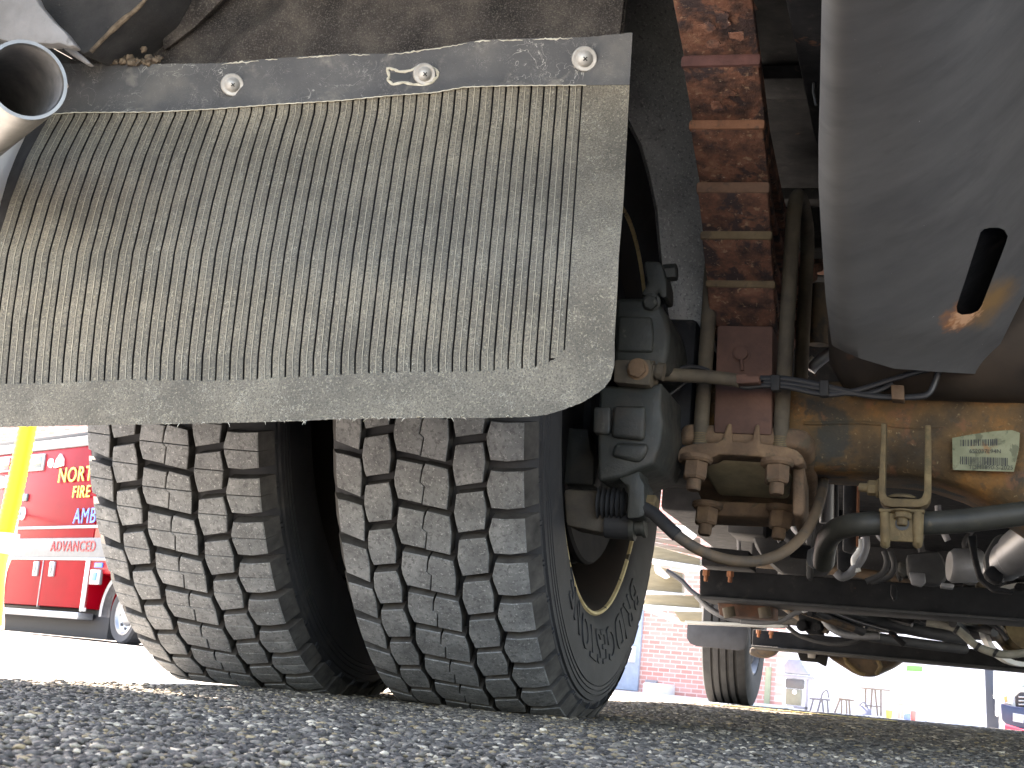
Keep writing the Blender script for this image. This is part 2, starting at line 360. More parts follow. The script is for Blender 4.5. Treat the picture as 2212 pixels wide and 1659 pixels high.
def stones(name, sets):
    Ps, Fs, Cs, o = [], [], [], 0
    for P, Fc, c in sets: Ps.append(P); Fs.append(Fc + o); Cs.append(c); o += len(P)
    P, Fc, c = np.concatenate(Ps), np.concatenate(Fs), np.concatenate(Cs)
    me = bpy.data.meshes.new(name); me.vertices.add(len(P)); me.vertices.foreach_set('co', P.astype(np.float32).ravel())
    me.loops.add(Fc.size); me.loops.foreach_set('vertex_index', Fc.astype(np.int32).ravel())
    me.polygons.add(len(Fc)); me.polygons.foreach_set('loop_start', np.arange(0, Fc.size, 3, dtype=np.int32))
    me.polygons.foreach_set('use_smooth', np.ones(len(Fc), bool))
    ca = me.color_attributes.new('stone', 'FLOAT_COLOR', 'POINT')
    ca.data.foreach_set('color', np.concatenate([c, np.ones((len(c), 1))], 1).astype(np.float32).ravel())
    me.update(calc_edges=True); me.materials.append(m_stone)
    ob = bpy.data.objects.new(name, me); COL.objects.link(ob); return ob
def wedge(y0, y1, step, mx=.12):
    out = []
    for y in np.arange(y0, y1, step):
        x = np.arange(-.655 * y - mx, .075 * y + mx, step)
        out.append(np.stack([x + rng.uniform(-.5, .5, len(x)) * step, y + rng.uniform(-.5, .5, len(x)) * step, np.zeros(len(x))], -1))
    p = np.concatenate(out); p = p[p[:, 0] > -.985 + .02 * rng.standard_normal(len(p))]
    h = np.array([mnoise.noise(V((a * 9, b * 9, 0))) * .0016 + mnoise.noise(V((a * 2.2, b * 2.2, 5))) * .002 for a, b, _ in p])
    p[:, 2] = np.minimum(h, .0035) + .0012; return p
st = stones('road_stones', [scatter(wedge(.5, 1.05, .0040, .06), 1, .0026, .95), scatter(wedge(1.05, 2.2, .0053, .06), 1, .0035, .95), scatter(wedge(2.2, 4.2, .0088, .06), 1, .0060, .85), scatter(wedge(4.2, 8.5, .022), 1, .0145, .5)])
tag(st, 'rounded grey and tan aggregate stones set in the road surface', 'gravel', kind='stuff')

# yellow parking line beside the front wheel
m_yel = mat('worn_yellow_paint', [(.3, (.40, .30, .08)), (.7, (.62, .50, .16))], 30, 7, .8, layers=[((.08, .08, .08), 60, .5, .6, .8)])
pl = MB(); pl.box((-1.75, 6.75, .0035), (-.15, 6.85, .0055))
tag(pl.build('road_marking', m_yel), 'worn yellow line painted on the asphalt behind the front wheel', None, kind='structure')

# ================================================================== FIRE TRUCK
TYR, TXR, TZ = 2.356, -.520, .485
truck = thing('fire_truck', 'heavy fire truck seen from below its tail with dual rear tyres and ribbed mud flap', 'truck', Matrix.Translation((.1, TYR, 0)))

# ---- body shell, floor and skirts: what shades the ground
def body():
    b = MB()
    b.box((-1.25, 1.12, 1.16), (1.28, 9.3, 2.9))
    b.build('body', m_black, truck, smooth=False)
    k = MB()
    k.box((-1.30, 1.12, .57), (-1.262, 1.80, 1.9))
    k.build('body_skirt', m_gwhite, truck, smooth=False)
    k = MB(); k.box((-1.30, 1.80, 1.00), (-1.262, 3.25, 1.9)); k.build('body_skirt', m_gwhite, truck, smooth=False)
    fx, fz = 60, 26
    def fw_(i, j, bk):
        X = -1.255 + .835 * i / fx; u = j / fz; z = .78 + .378 * u
        Y = 1.800 + .10 * u ** 1.5 + .010 * mnoise.noise(V((X * 6, z * 6, 0))) + .006 * mnoise.noise(V((X * 22, z * 22, 3))) - .02 * math.exp(-((X + 1.02 - .35 * u) / .03) ** 2)
        return V((X, Y + bk, z))
    A = [fw_(i, j, 0) for j in range(fz + 1) for i in range(fx + 1)] + [fw_(i, j, .02) for j in range(fz + 1) for i in range(fx + 1)]
    k = MB(); W_ = fx + 1; K_ = W_ * (fz + 1)
    k.add(A, [(j * W_ + i, j * W_ + i + 1, (j + 1) * W_ + i + 1, (j + 1) * W_ + i) for j in range(fz) for i in range(fx)] + [(K_ + j * W_ + i, K_ + (j + 1) * W_ + i, K_ + (j + 1) * W_ + i + 1, K_ + j * W_ + i + 1) for j in range(fz) for i in range(fx)])
    k.build('fender_wall', m_liner, truck, ang=180)
    k = MB(); k.box((-1.30, 3.25, .50), (-1.262, 6.3, 1.9)); k.build('body_skirt', m_gwhite, truck, smooth=False)
    k = MB(); k.box((1.262, 1.12, .55), (1.30, 9.3, 1.9)); k.build('body_skirt', m_gwhite, truck, smooth=False)
body()
for X in (-.205, .62):
    r = MB()
    r.solid([(X, 1.2, .88), (X + .085, 1.2, .88), (X + .085, 1.2, 1.155), (X, 1.2, 1.155)], (0, 7.7, 0), .006)
    r.build('frame_rail', m_black, truck)

# ---- dual tyres --------------------------------------------------------
WID = .2604
COLS = {
 1: [(.0029, 19.02), (.0151, 19.09), (.0386, 19.67), (.0406, 21.08), (.0405, 22.61), (.0374, 25.64), (.0037, 24.49), (.0029, 22.85)],
 2: [(.0458, 16.38), (.0786, 15.65), (.0812, 16.72), (.0831, 18.95), (.0798, 21.57), (.0467, 22.33), (.044, 21.25), (.0418, 19.37), (.0436, 17.48)],
 3: [(.0918, 19.37), (.1273, 19.95), (.1254, 20.77), (.1224, 22.67), (.1283, 23.21), (.1238, 25.93), (.0914, 25.38), (.0874, 23.47), (.087, 22.32)],
 4: [(.131, 19.76), (.1611, 20.46), (.1622, 21.86), (.1625, 23.37), (.1584, 26.71), (.125, 26.08), (.1293, 23.24), (.1236, 22.67), (.1271, 20.76)],
 5: [(.1721, 16.88), (.1763, 16.73), (.208, 16.23), (.2101, 17.68), (.2114, 19.14), (.2077, 22.23), (.1724, 22.96), (.1694, 21.25), (.1679, 19.77)],
 6: [(.2188, 20.39), (.2345, 20.52), (.2604, 20.41), (.2604, 26.04), (.2399, 26.32), (.2184, 26.15), (.2137, 23.79), (.213, 22.67)]}
def r_top(a):
    t = (a / WID * 2 - 1); return .5045 - .0075 * t * t - (.002 * max(0, abs(t) - .93) / .07)
def block_mesh(c, sipe):
    """one tread block, built facing straight back; a sipe splits it across"""
    pts = COLS[c]; ca = sum(p[0] for p in pts) / len(pts); ct = sum(p[1] for p in pts) / len(pts)
    mb = MB()
    def place(a, th, r): t = R_(th); return V((a - WID, -r * math.cos(t), -r * math.sin(t)))
    def piece(poly):
        n = len(poly); pa = sum(p[0] for p in poly) / n; pt = sum(p[1] for p in poly) / n
        def ring(fa, dr, grow):
            o = []
            for a, t in poly:
                da, dt = a - pa, (t - pt) * R_(1) * .5
                l = math.hypot(da, dt) or 1
                a2, t2 = a + da / l * grow, t + (dt / l * grow) / (.5 * R_(1))
                rr = r_top(min(max(a, 0), WID)) - dr
                if c == 6 and a > .255: a2 += dr * .55
                if c == 1 and a < .006: a2 -= dr * .55
                o.append(place(a2, t2, rr))
            return o
        r0, r1, r2 = ring(0, .024, .0012), ring(0, .0012, 0), ring(0, 0, -.0011)
        b = len(mb.v); mb.loft([r0, r1], caps=False, m=1); mb.loft([r1, r2], caps=False, m=0)
        top = place(pa, pt, r_top(pa)); i0 = len(mb.v)
        mb.add(r2 + [top], [(i, (i + 1) % n, n) for i in range(n)], 0)
    if not sipe: piece(pts)
    else:
        # split across by a thin cut
        def clip(poly, sgn):
            out = []
            f = lambda p: sgn * (p[1] - ct - (p[0] - ca) * 6) - .055
            for p, q in zip(poly, poly[1:] + poly[:1]):
                a, b = f(p), f(q)
                if a >= 0: out.append(p)
                if (a >= 0) != (b >= 0): k = a / (a - b); out.append((p[0] + (q[0] - p[0]) * k, p[1] + (q[1] - p[1]) * k))
            return out
        piece(clip(pts, -1)); piece(clip(pts, 1))
    return mb
NB = 49; PIT = 360 / NB
def tyre(off, phase, sipe, main):
    hub = V((TXR - off, TYR, TZ)); ctr = hub + V((-WID / 2, 0, 0))
    h = WID / 2
    half = [(h - .006, .4775), (h + .004, .470), (h + .012, .462), (h + .013, .458), (h + .0165, .4572), (h + .0175, .452), (h + .018, .4505), (h + .0162, .4500), (h + .0164, .4485), (h + .0185, .448),
            (h + .019, .4435), (h + .0172, .443), (h + .0174, .4415), (h + .0195, .441), (h + .0198, .4365), (h + .018, .436), (h + .0182, .4345), (h + .0203, .434), (h + .0215, .42), (h + .0225, .40), (h + .021, .382), (h + .0175, .362), (h + .013, .345), (h + .0085, .333), (h + .002, .326), (h - .02, .318)]
    prof = [(-u, r) for u, r in half[::-1]] + [(-h * .6, .4835), (0, .486), (h * .6, .4835)] + half
    cl = lambda p: V((p.x, p.y, max(p.z, .0015)))
    t = MB().lathe(prof, ctr, (1, 0, 0), (0, -1, 0), 144, fn=cl).build('tyre', m_side, truck, ang=30)
    protos = {c: block_mesh(c, sipe) for c in COLS}
    pm = {c: protos[c].mesh('tread_block', [m_tread, m_tside], smooth=False) for c in COLS}
    rest = MB()
    for c, mb in protos.items():
        ct = sum(p[1] for p in COLS[c]) / len(COLS[c])
        for i in range(NB):
            ang = phase + i * PIT; th = (ct + ang + 180) % 360 - 180
            M = Matrix.Translation(hub) @ Matrix.Rotation(R_(ang), 4, 'X')
            low = min((M @ V(p)).z for p in mb.v)
            if -4 < th < 92:
                if low > .001:
                    o = bpy.data.objects.new('tread_block', pm[c]); COL.objects.link(o); o.parent = t; o.matrix_basis = M
                else:
                    n = MB(); n.v = [tuple(cl(M @ V(p))) for p in mb.v]; n.f = mb.f; n.m = mb.m
                    n.build('tread_block', [m_tread, m_tside], t, smooth=False)
            else:
                k = len(rest.v); rest.v += [tuple(cl(M @ V(p))) for p in mb.v]; rest.f += [[k + q for q in f] for f in mb.f]; rest.m += mb.m
    tag(rest.build('remaining_tread', [m_tread, m_tside], t, smooth=False), kind='stuff')
    # shoulder pockets moulded between sidewall and tread
    sp = MB()
    for i in range(NB):
        a = R_(phase + i * PIT + 23.3)
        for da in (-.016, .0):
            d = V((0, -math.cos(a + da), -math.sin(a + da))); tg = V((0, math.sin(a + da), -math.cos(a + da)))
            sp.obox(ctr + V((h + .0085, 0, 0)) + d * .468, tg * .0022, d * .0075 + V((-.004, 0, 0)), V((.0025, 0, .0)) + d * .002)
    tag(sp.build('shoulder_bar', m_side, t, warp=cl), kind='stuff')
    # maker's name round the sidewall, moulded in relief
    me = text_mesh('BRIDGESTONE', .074, .0014, .0006, 1.16)
    for v in me.vertices:
        rr = .372 + v.co.y; a = R_(93 if main else 150) - v.co.x / .372
        d = V((0, -math.cos(a), -math.sin(a)))
        xs_ = ip(rr, [(.333, h + .0085), (.345, h + .013), (.362, h + .0175), (.382, h + .021), (.40, h + .0225), (.42, h + .0215)])
        v.co = ctr + d * rr + V((xs_ + v.co.z + .0004, 0, 0))
    me.materials.append(m_side)
    o = bpy.data.objects.new('raised_lettering', me); COL.objects.link(o); o.parent = t
    return t, ctr
t_in, ctr_in = tyre(0, 0, False, True)
tag(t_in, 'inner dual tyre with chunky tread blocks')
t_out, ctr_out = tyre(.3718, 3.4, True, False)
tag(t_out, 'outer dual tyre with sipes cut across its tread blocks')
# rims
for ctr, s in ((ctr_in, 1), (ctr_out, -1)):
    h = WID / 2
    r = MB().lathe([(s * (h - .02), .3195), (s * (h - .004), .3265), (s * (h + .004), .3285), (s * (h + .0075), .3262), (s * (h + .0065), .3225), (s * (h + .002), .3215)], ctr, (1, 0, 0), (0, -1, 0), 96)
    rim = r.build('rim', m_rimlip, truck)
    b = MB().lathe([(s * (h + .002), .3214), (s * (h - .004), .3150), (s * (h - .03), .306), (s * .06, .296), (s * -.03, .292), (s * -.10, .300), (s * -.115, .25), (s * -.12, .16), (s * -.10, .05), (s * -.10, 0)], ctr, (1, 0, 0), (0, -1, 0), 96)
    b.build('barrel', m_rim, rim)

# ---- brake rotor and hub behind the caliper
b = MB().lathe([(0, 0), (0, .246), (-.004, .250), (-.012, .250), (-.014, .236), (-.026, .236), (-.028, .250), (-.040, .250), (-.044, .246), (-.044, .10), (-.12, .09)], (-.530, TYR, TZ), (1, 0, 0), (0, -1, 0), 72)
b.build('brake_rotor', mat('worn_rotor_steel', [(.3, (.008, .008, .009)), (.7, (.022, .02, .02))], 20, 5, .8, spec=.1), truck)

# ---- brake caliper
cal = MB()
Z1 = lambda x, y: (1312.9 + x * .3777, 553.2 + y * .3777)
Z2 = lambda x, y: (1032.6 + x * .2, 885.1 + y * .2)
cal.cast([Z1(*p) for p in [(40, 235), (270, 235), (310, 285), (338, 350), (360, 440), (345, 560), (322, 650), (30, 640)]], 2.06, .16, .010)
cal.cast([Z1(*p) for p in [(60, 340), (250, 345), (262, 440), (255, 550), (50, 545)]], 2.055, .05, .004)
cal.cast([Z1(*p) for p in [(-45, 740), (240, 745), (310, 720), (305, 870), (318, 950), (300, 1080), (272, 1150), (262, 1190), (180, 1222), (80, 1262), (-55, 1290), (-60, 1000)]], 2.05, .20, .012)
cal.cast([Z2(*p) for p in [(1245, -30), (1430, -40), (1430, 230), (1400, 270), (1240, 250)]], 2.044, .04, .004)
cal.cast([Z2(*p) for p in [(1450, -50), (1810, -50), (1790, 330), (1430, 290)]], 2.040, .05, .006)
cal.cast([Z2(*p) for p in [(1480, 350), (1840, 360), (1820, 470), (1740, 570), (1430, 500)]], 2.042, .05, .006)
caliper = cal.build('brake_caliper', m_cast, truck, ang=50)
MB().cast([Z2(*p) for p in [(915, 190), (1190, 205), (1215, 440), (1258, 520), (1250, 820), (915, 800)]], 2.16, .05, .004).build('torque_plate', m_cast, caliper)
MB().cast([Z2(*p) for p in [(915, 850), (1300, 868), (1345, 960), (1372, 1120), (1365, 1340), (945, 1255)]], 2.10, .07, .008).build('slide_housing', mat('brown_casting', [(.3, (.035, .030, .025)), (.7, (.085, .068, .05))], 20, 7, .75, bump=.5, bscale=200), caliper)
c0, c1 = at(*Z2(1290, 1000), 2.10), at(*Z2(1600, 1020), 2.10)
ax = (c1 - c0); L = ax.length; prof = []
for i in range(19):
    prof.append((L * i / 18, .0155 + .0075 * (i % 3 == 1) + .003 * (i % 3 == 2)))
MB().lathe([(0, 0)] + prof + [(L, 0)], c0, ax, (0, 0, 1), 28).build('bellows', m_dark_rub, caliper, ang=60)
MB().cast([Z2(*p) for p in [(1605, 620), (1735, 600), (1755, 740), (1800, 800), (1800, 1145), (1740, 1170), (1605, 1178), (1615, 830), (1505, 735)]], 2.06, .07, .006).build('caliper_arm', m_cast, caliper)
p = at(*Z2(1735, 1035), 2.085); MB().hexnut(p, (1, -.05, 0), .0155, .026, flange=1.25).build('bolt', m_tan, caliper)
q0, q1 = at(*Z2(1385, 1245), 2.11), at(*Z2(1660, 1265), 2.11)
MB().tube([q0, q1], .0185, 22).build('rubber_boot', m_dark_rub, caliper, ang=50)
MB().tube([at(*Z2(1650, 1265), 2.11), at(*Z2(1700, 1268), 2.11), at(*Z2(1702, 1268), 2.11), at(*Z2(1770, 1262), 2.11), at(*Z2(1772, 1262), 2.11), at(*Z2(1810, 1258), 2.11)], [.0195, .0195, .013, .013, .0165, .0165], 22).build('guide_pin', m_cast, caliper, ang=40)
MB().cast([Z1(*p) for p in [(35, 590), (245, 588), (250, 660), (240, 742), (30, 722)]], 2.03, .06, .004).build('hose_bracket', m_rod, caliper)
MB().hexnut(at(*Z1(172, 647), 2.03), (0, -1, -.1), .0125, .011, flange=1.2).build('bolt', m_brown, caliper)
MB().tube([at(*Z1(238, 655), 2.05), at(*Z1(262, 657), 2.05), at(*Z1(264, 657), 2.05), at(*Z1(282, 658), 2.05), at(*Z1(284, 658), 2.05), at(*Z1(322, 664), 2.05)], [.014, .014, .009, .009, .0125, .0125], 18).build('pipe_union', m_rod, caliper, ang=40)
# adjuster on top
MB().cast([Z1(*p) for p in [(205, 25), (300, 28), (318, 70), (338, 150), (338, 236), (300, 240), (288, 205), (255, 232), (185, 222), (228, 150), (212, 100)]], 2.06, .06, .005).build('adjuster', m_cast, caliper)
MB().hexnut(at(*Z1(318, 98), 2.085), (1, 0, .1), .0125, .02).build('bolt', m_cast, caliper)
MB().hexnut(at(*Z1(250, 265), 2.06), (0, -1, -.2), .0105, .012, flange=1.25).build('bolt', m_cast, caliper)

# ---- wheel arch liner and inner wall
lin = MB(); rr = .600; n = 40
a0, a1 = R_(-8), R_(172)
for k in range(1):
    rings = []
    for i in range(n + 1):
        a = a0 + (a1 - a0) * i / n
        d = V((0, -math.cos(a), math.sin(a)))
        o = V((0, TYR, TZ))
        wob = lambda X: .006 * math.sin(X * 7 + a * 5)
        rings.append([o + d * (rr + wob(X)) + V((X, 0, 0)) for X in (-1.255, -1.0, -.8, -.65, -.52)] + [o + d * (rr - .008) + V((X, 0, 0)) for X in (-.52, -.65, -.8, -1.0, -1.255)])
    lin.loft(rings)
liner = lin.build('wheel_arch_liner', m_liner, truck, ang=60)
XP = -.405
pts = [(1349, -60), (1452, -60), (1466, 0), (1480, 80), (1500, 200), (1513, 400), (1525, 600), (1518, 700), (1510, 790), (1452, 796), (1447, 700), (1432, 580), (1428, 540), (1420, 450), (1405, 380), (1385, 310), (1360, 262), (1340, 220), (1338, 60)]
MB().prism([at(x, y, 2.19 + .0004 * (x - 1340)) for x, y in pts], (-.006, .012, 0)).build('wheel_well_panel', m_plate, truck, smooth=False)
# flange strip running up the panel edge
st_ = [at(x, y, 2.2) for x, y in [(1455, -60), (1467, 0), (1483, 90), (1502, 210), (1506, 300)]]
MB().tube(st_, .006, 8).build('panel_edge', m_black, truck)

# ---- mud flap -----------------------------------------------------------
T_TOP = [(90, 138), (117, 137), (300, 138), (467, 137), (567, 128), (737, 116), (837, 116), (944, 103), (1037, 86), (1171, 82), (1271, 80), (1366, 70)]
T_CRE = [(60, 250), (110, 247), (160, 243), (333, 242), (467, 235), (600, 225), (737, 217), (837, 207), (937, 200), (1004, 188), (1104, 185), (1264, 184), (1360, 183)]
T_RB = [(-70, 830), (0, 828), (133, 828), (267, 820), (500, 818), (633, 813), (754, 808), (871, 803), (1004, 801), (1147, 793), (1184, 783), (1218, 756), (1225, 750)]
T_BOT = [(-70, 926), (0, 923), (233, 918), (433, 915), (633, 910), (737, 905), (904, 903), (1037, 903), (1137, 901), (1181, 896), (1214, 886), (1261, 868), (1304, 840), (1322, 815), (1327, 790)]
T_RIGHT = [(68, 1366.5), (200, 1359), (300, 1354), (433, 1347), (550, 1337), (620, 1334), (740, 1327), (757, 1328), (815, 1326), (930, 1326)]
T_LEFT = [(130, 96), (250, 104), (257, 98), (277, 63), (337, 35), (383, 17), (457, -4), (560, -32), (830, -55), (930, -58)]
def f_left(y): return ip(y, [(245, 0), (283, .145), (337, .33), (433, .57), (547, .79), (690, .92), (828, 1.0)])
NG = 42
def groove_x(k, y):
    """image position of the k-th groove from the right edge"""
    u = 1 - k / NG
    fl = f_left(y); fr = max(0, min(1, (y - 187) / (770 - 187)))
    f = fl * (1 - u) + fr * u
    xt, xb = 1258 - 27.35 * k, 1218 - 30.1 * k
    return xt + (xb - xt) * f
def flap_Y(x, y, lift=0.):
    d = 1.76 - .155 * sm((y - 215) / 420)
    d += .006 * math.sin(x * .006 + 1.2) + .004 * math.sin(y * .011 + x * .003)
    d += .012 * sm((330 - x) / 400)
    d -= .010 * sm((y - 760) / 160)
    d -= .006 * math.exp(-((y - ip(x, T_CRE)) / 14) ** 2)
    return d - lift
def fp(x, y, lift=0.): return at(x, y, flap_Y(x, y, lift))
def patch(mb, xl, xr, yt, yb, nx, ny, l0, l1, m=0, mrim=None):
    """a raised slab on the flap between four edge curves; xl(y), xr(y), yt(x), yb(x)"""
    def pt(i, j):
        s = i / nx; y = yt(0) if 0 else None
        # two passes settle x and y
        y = 500
        for _ in range(4):
            x = xl(y) + (xr(y) - xl(y)) * s
            y = yt(x) + (yb(x) - yt(x)) * j / ny
        x = xl(y) + (xr(y) - xl(y)) * s
        return x, y
    P = [[pt(i, j) for i in range(nx + 1)] for j in range(ny + 1)]
    top = [fp(x, y, l1) for r in P for x, y in r]; bot = [fp(x, y, l0) for r in P for x, y in r]
    W = nx + 1; K = len(top)
    fs = [(j * W + i, j * W + i + 1, (j + 1) * W + i + 1, (j + 1) * W + i) for j in range(ny) for i in range(nx)]
    b = len(mb.v); mb.add(top + bot, fs, m)
    ring = [i for i in range(W)] + [j * W + nx for j in range(1, ny + 1)] + [ny * W + i for i in range(nx - 1, -1, -1)] + [j * W for j in range(ny - 1, 0, -1)]
    for a, c in zip(ring, ring[1:] + ring[:1]):
        mb.f.append([b + a, b + c, b + K + c, b + K + a]); mb.m.append(m if mrim is None else mrim)
    for f in fs: mb.f.append([b + K + q for q in f][::-1]); mb.m.append(m)
base = MB()
patch(base, lambda y: ip(y, T_LEFT), lambda y: ip(y, T_RIGHT) - 1.5, lambda x: ip(x, T_TOP) + 1.5, lambda x: ip(x, T_BOT) - 2, 70, 60, -.011, -.0045, 0)
flap = base.build('mud_flap', m_groove, truck, ang=50)
tag(flap, 'dusty ribbed rubber mud flap bolted along its top')
jag = lambda x: 2.5 * math.sin(x * .35) * math.sin(x * .13 + 1) + 1.5 * math.sin(x * .9)
bt = MB()
patch(bt, lambda y: ip(y, T_LEFT), lambda y: ip(y, T_RIGHT), lambda x: ip(x, T_TOP) + .8 * math.sin(x * .21) * math.sin(x * .05), lambda x: ip(x, T_CRE), 120, 14, -.005, .0052, 0, 1)
bt.build('bolted_band', [m_band, m_lip], flap, ang=50)
bt = MB()
patch(bt, lambda y: ip(y, T_LEFT), lambda y: ip(y, T_RIGHT), lambda x: ip(x, T_RB) + jag(x) + 1.5, lambda x: ip(x, T_BOT) + .9 * math.sin(x * .4) * math.sin(x * .07), 200, 9, -.005, .0054, 0, 1)
bt.build('hem_band', [m_flap, m_lip], flap, ang=50)
bt = MB()
patch(bt, lambda y: groove_x(0, y) + 1.4, lambda y: ip(y, T_RIGHT), lambda x: ip(x, T_CRE) + .5, lambda x: ip(x, T_RB) + 7, 6, 56, -.005, .0046, 0, 1)
bt.build('plain_margin', [m_flap, m_lip], flap, ang=50)
for k in range(NG):
    r = MB(); wv = random.uniform(0, 6)
    a = lambda y, k=k: groove_x(k, y) - 1.7 + .25 * math.sin(y * .05 + wv)
    c = lambda y, k=k: groove_x(k + 1, y) + 1.5 + .25 * math.sin(y * .045 + wv)
    # two halves with a hairline ridge between them
    mid = lambda y, k=k: (a(y) + c(y)) / 2
    lv = .0040 + random.uniform(-.0005, .0003)
    yb_ = lambda x: ip(x, T_RB) + .3 * jag(x) + 5
    yt_ = lambda x: ip(x, T_CRE) - 3
    n_ = 44
    rows = []
    for j in range(n_ + 1):
        y = 500
        for _ in range(3):
            x = (a(y) + c(y)) / 2; y = yt_(x) + (yb_(x) - yt_(x)) * j / n_
        xa, xc = a(y), c(y); xm = (xa + xc) / 2
        prof = [(xc, -.0045), (xc + .4, lv - .0006), (xc + 2.2, lv), (xm - 1.0, lv - .0003), (xm - .6, lv + .0008), (xm + .6, lv + .0008), (xm + 1.0, lv - .0003), (xa - 2.2, lv), (xa - .4, lv - .0006), (xa, -.0045)]
        rows.append([fp(px, y, pl_) for px, pl_ in prof])
    r.loft(rows, caps=True, closed=True)
    # pale worn crest along the middle
    for i, f in enumerate(r.f):
        if len(f) == 4 and (f[0] % 10) == 4: r.m[i] = 1
    r.build('rib', [m_flap, m_crest], flap, ang=45)
def flap_bolt(x, y, s=1.0):
    c = fp(x, y, .0115); n = (V((0, 0, CAM_Z)) - c).normalized(); n = (n + V((.10, 0, .0))).normalized()
    b = MB(); ref = n.orthogonal()
    b.lathe([(-.010, 0), (-.010, .0148 * s), (.0008, .0148 * s), (.0018, .0138 * s), (.0012, .0100 * s), (.0016, .0096 * s), (.0026, .0090 * s), (.0055, .0070 * s), (.0074, .0038 * s), (.0080, 0)], c, n, ref, 32, m=0)
    for a in (0, 1):
        d = ref if a == 0 else n.cross(ref); e = n.cross(d)
        b.obox(c + n * .0078, d * .0026, e * .0006, n * .0006, 1)
    b.build('bolt', [m_zinc, m_ink], flap, ang=40)
flap_bolt(502, 183); flap_bolt(917, 160, .95); flap_bolt(1263, 127, 1.05); flap_bolt(128, 190, .9)
k = MB(); k.tube([fp(x, ip(x, T_CRE) + .5 * math.sin(x * .3), .0056) for x in range(108, 1270, 6)], .0007, 6); k.build('crease_ridge', m_lip, flap)
for xa, xb in ((478, 560), (572, 600), (640, 735), (752, 800), (838, 1010), (1024, 1060), (1075, 1130), (1150, 1238)):
    n_ = max(6, int((xb - xa) / 4)); rr_ = [.0013 * abs(math.sin(math.pi * i / n_)) ** .6 * (.35 + .65 * abs(mnoise.noise(V((xa * .1 + i * .35, 0, 0))) * 2)) + .0001 for i in range(n_ + 1)]
    k = MB(); k.tube([fp(xa + (xb - xa) * i / n_, ip(xa + (xb - xa) * i / n_, T_TOP) + 2.5 + 3 * mnoise.noise(V((i * .5, xa * .3, 2))), .0055) for i in range(n_ + 1)], rr_, 6); k.build('torn_edge', m_lip, flap)
# torn slot beside the middle bolt
s_ = MB()
poly = [(838, 152), (850, 148), (862, 153), (886, 152), (893, 160), (892, 176), (880, 178), (862, 177), (846, 180), (838, 172)]
s_.prism([fp(x, y, .0056) for x, y in [(845, 157), (884, 155), (889, 164), (884, 172), (850, 173), (843, 167)]], (0, .0006, 0))
s_.build('torn_slot', m_ink, flap, smooth=False)
s_ = MB()
ring = [(836, 152), (842, 147), (853, 150), (862, 155), (888, 152), (903, 143), (925, 140), (942, 150), (946, 166), (935, 178), (915, 184), (893, 183), (872, 178), (848, 183), (837, 173), (841, 166)]
for i, (x, y) in enumerate(ring):
    x2, y2 = ring[(i + 1) % len(ring)]
    s_.tube([fp(x, y, .0055), fp((x + x2) / 2 + random.uniform(-2, 2), (y + y2) / 2 + random.uniform(-2, 2), .0058), fp(x2, y2, .0055)], [.0016, .0024, .0015], 6)
tag(s_.build('torn_rim', m_lip, flap), kind='stuff')
s_ = MB()
for i in range(46):          # frayed fibres along the lower edge
    x = random.choice([random.uniform(560, 1000), random.uniform(150, 1200)]); y = ip(x, T_BOT)
    p0 = fp(x, y - 1, .005); d = V((random.uniform(-.006, .006), -.002, random.uniform(-.006, .002)))
    s_.tube([p0, p0 + d * .6 + V((0, 0, .001)), p0 + d], [.0004, .0004, .0002], 4)
tag(s_.build('frayed_fibres', m_lip, flap), kind='stuff')

# ---- leaf spring ---------------------------------------------------------
SX0, SX1 = -.343, -.246
prof = [(1.50, .965, None), (1.60, .935, None), (1.74, .882, None)]
ends = [(1.84, .855, .8395), (1.94, .805, .7915), (2.04, .752, .7358), (2.10, .700, .6876), (2.17, .6465, .6355)]
spring = None
def under(lst):  # underside polyline of a leaf
    return lst
leaf_under = [[(1.30, 1.0), (1.50, .962), (1.62, .930), (1.74, .885), (1.84, .855), (2.0, .80), (2.2, .775), (2.356, .770)]]
for i, (Y0, zt, zb) in enumerate(ends):
    nx_ = ends[i + 1] if i + 1 < len(ends) else (2.23, .594, .59)
    dz = (zt - zb)
    leaf_under.append([(Y0, zb), (nx_[0], nx_[1]), (nx_[0] + .10, nx_[1] - .03), (2.356, min(nx_[1] - .035, leaf_under[-1][-1][1] - .02))])
for i, lu in enumerate(leaf_under):
    th = .0165 if i else .016
    full = lu + [(2 * TYR - y, z) for y, z in lu[:-1][::-1]]
    pts = [V((0, y, z)) for y, z in full]
    poly = [V((SX0, p.y, p.z)) for p in pts] + [V((SX0, p.y, p.z + th)) for p in pts[::-1]]
    dx = random.uniform(-.0015, .0015)
    poly = [p + V((dx - (.0 if i else -.002), 0, 0)) for p in poly]
    lf = MB(); lf.solid(poly, (SX1 - SX0 + .002 * i * 0, 0, 0), .003, 0)
    wob = lambda co: co + V((mnoise.noise(co * 60) * .0012, mnoise.noise(co * 55 + V((3, 0, 0))) * .0008, mnoise.noise(co * 42) * .0016))
    o = lf.build('leaf', [m_spring, m_spring_end], spring or truck, ang=40)
    if spring is None:
        o.name = 'leaf_spring'; spring = o
    else:
        # rolled end of the shorter leaf
        Y0, zt, zb = ends[i - 1]
        e = MB(); e.rbox((SX0 - .003 + dx, Y0 - .002, zb - .0005), (SX1 + .003 + dx, Y0 + .012, zt + .001), .0045)
        e.build('leaf_end', m_ends[i - 1], spring, warp=wob)
tag(spring, 'thick stepped leaf spring flaking with red rust')
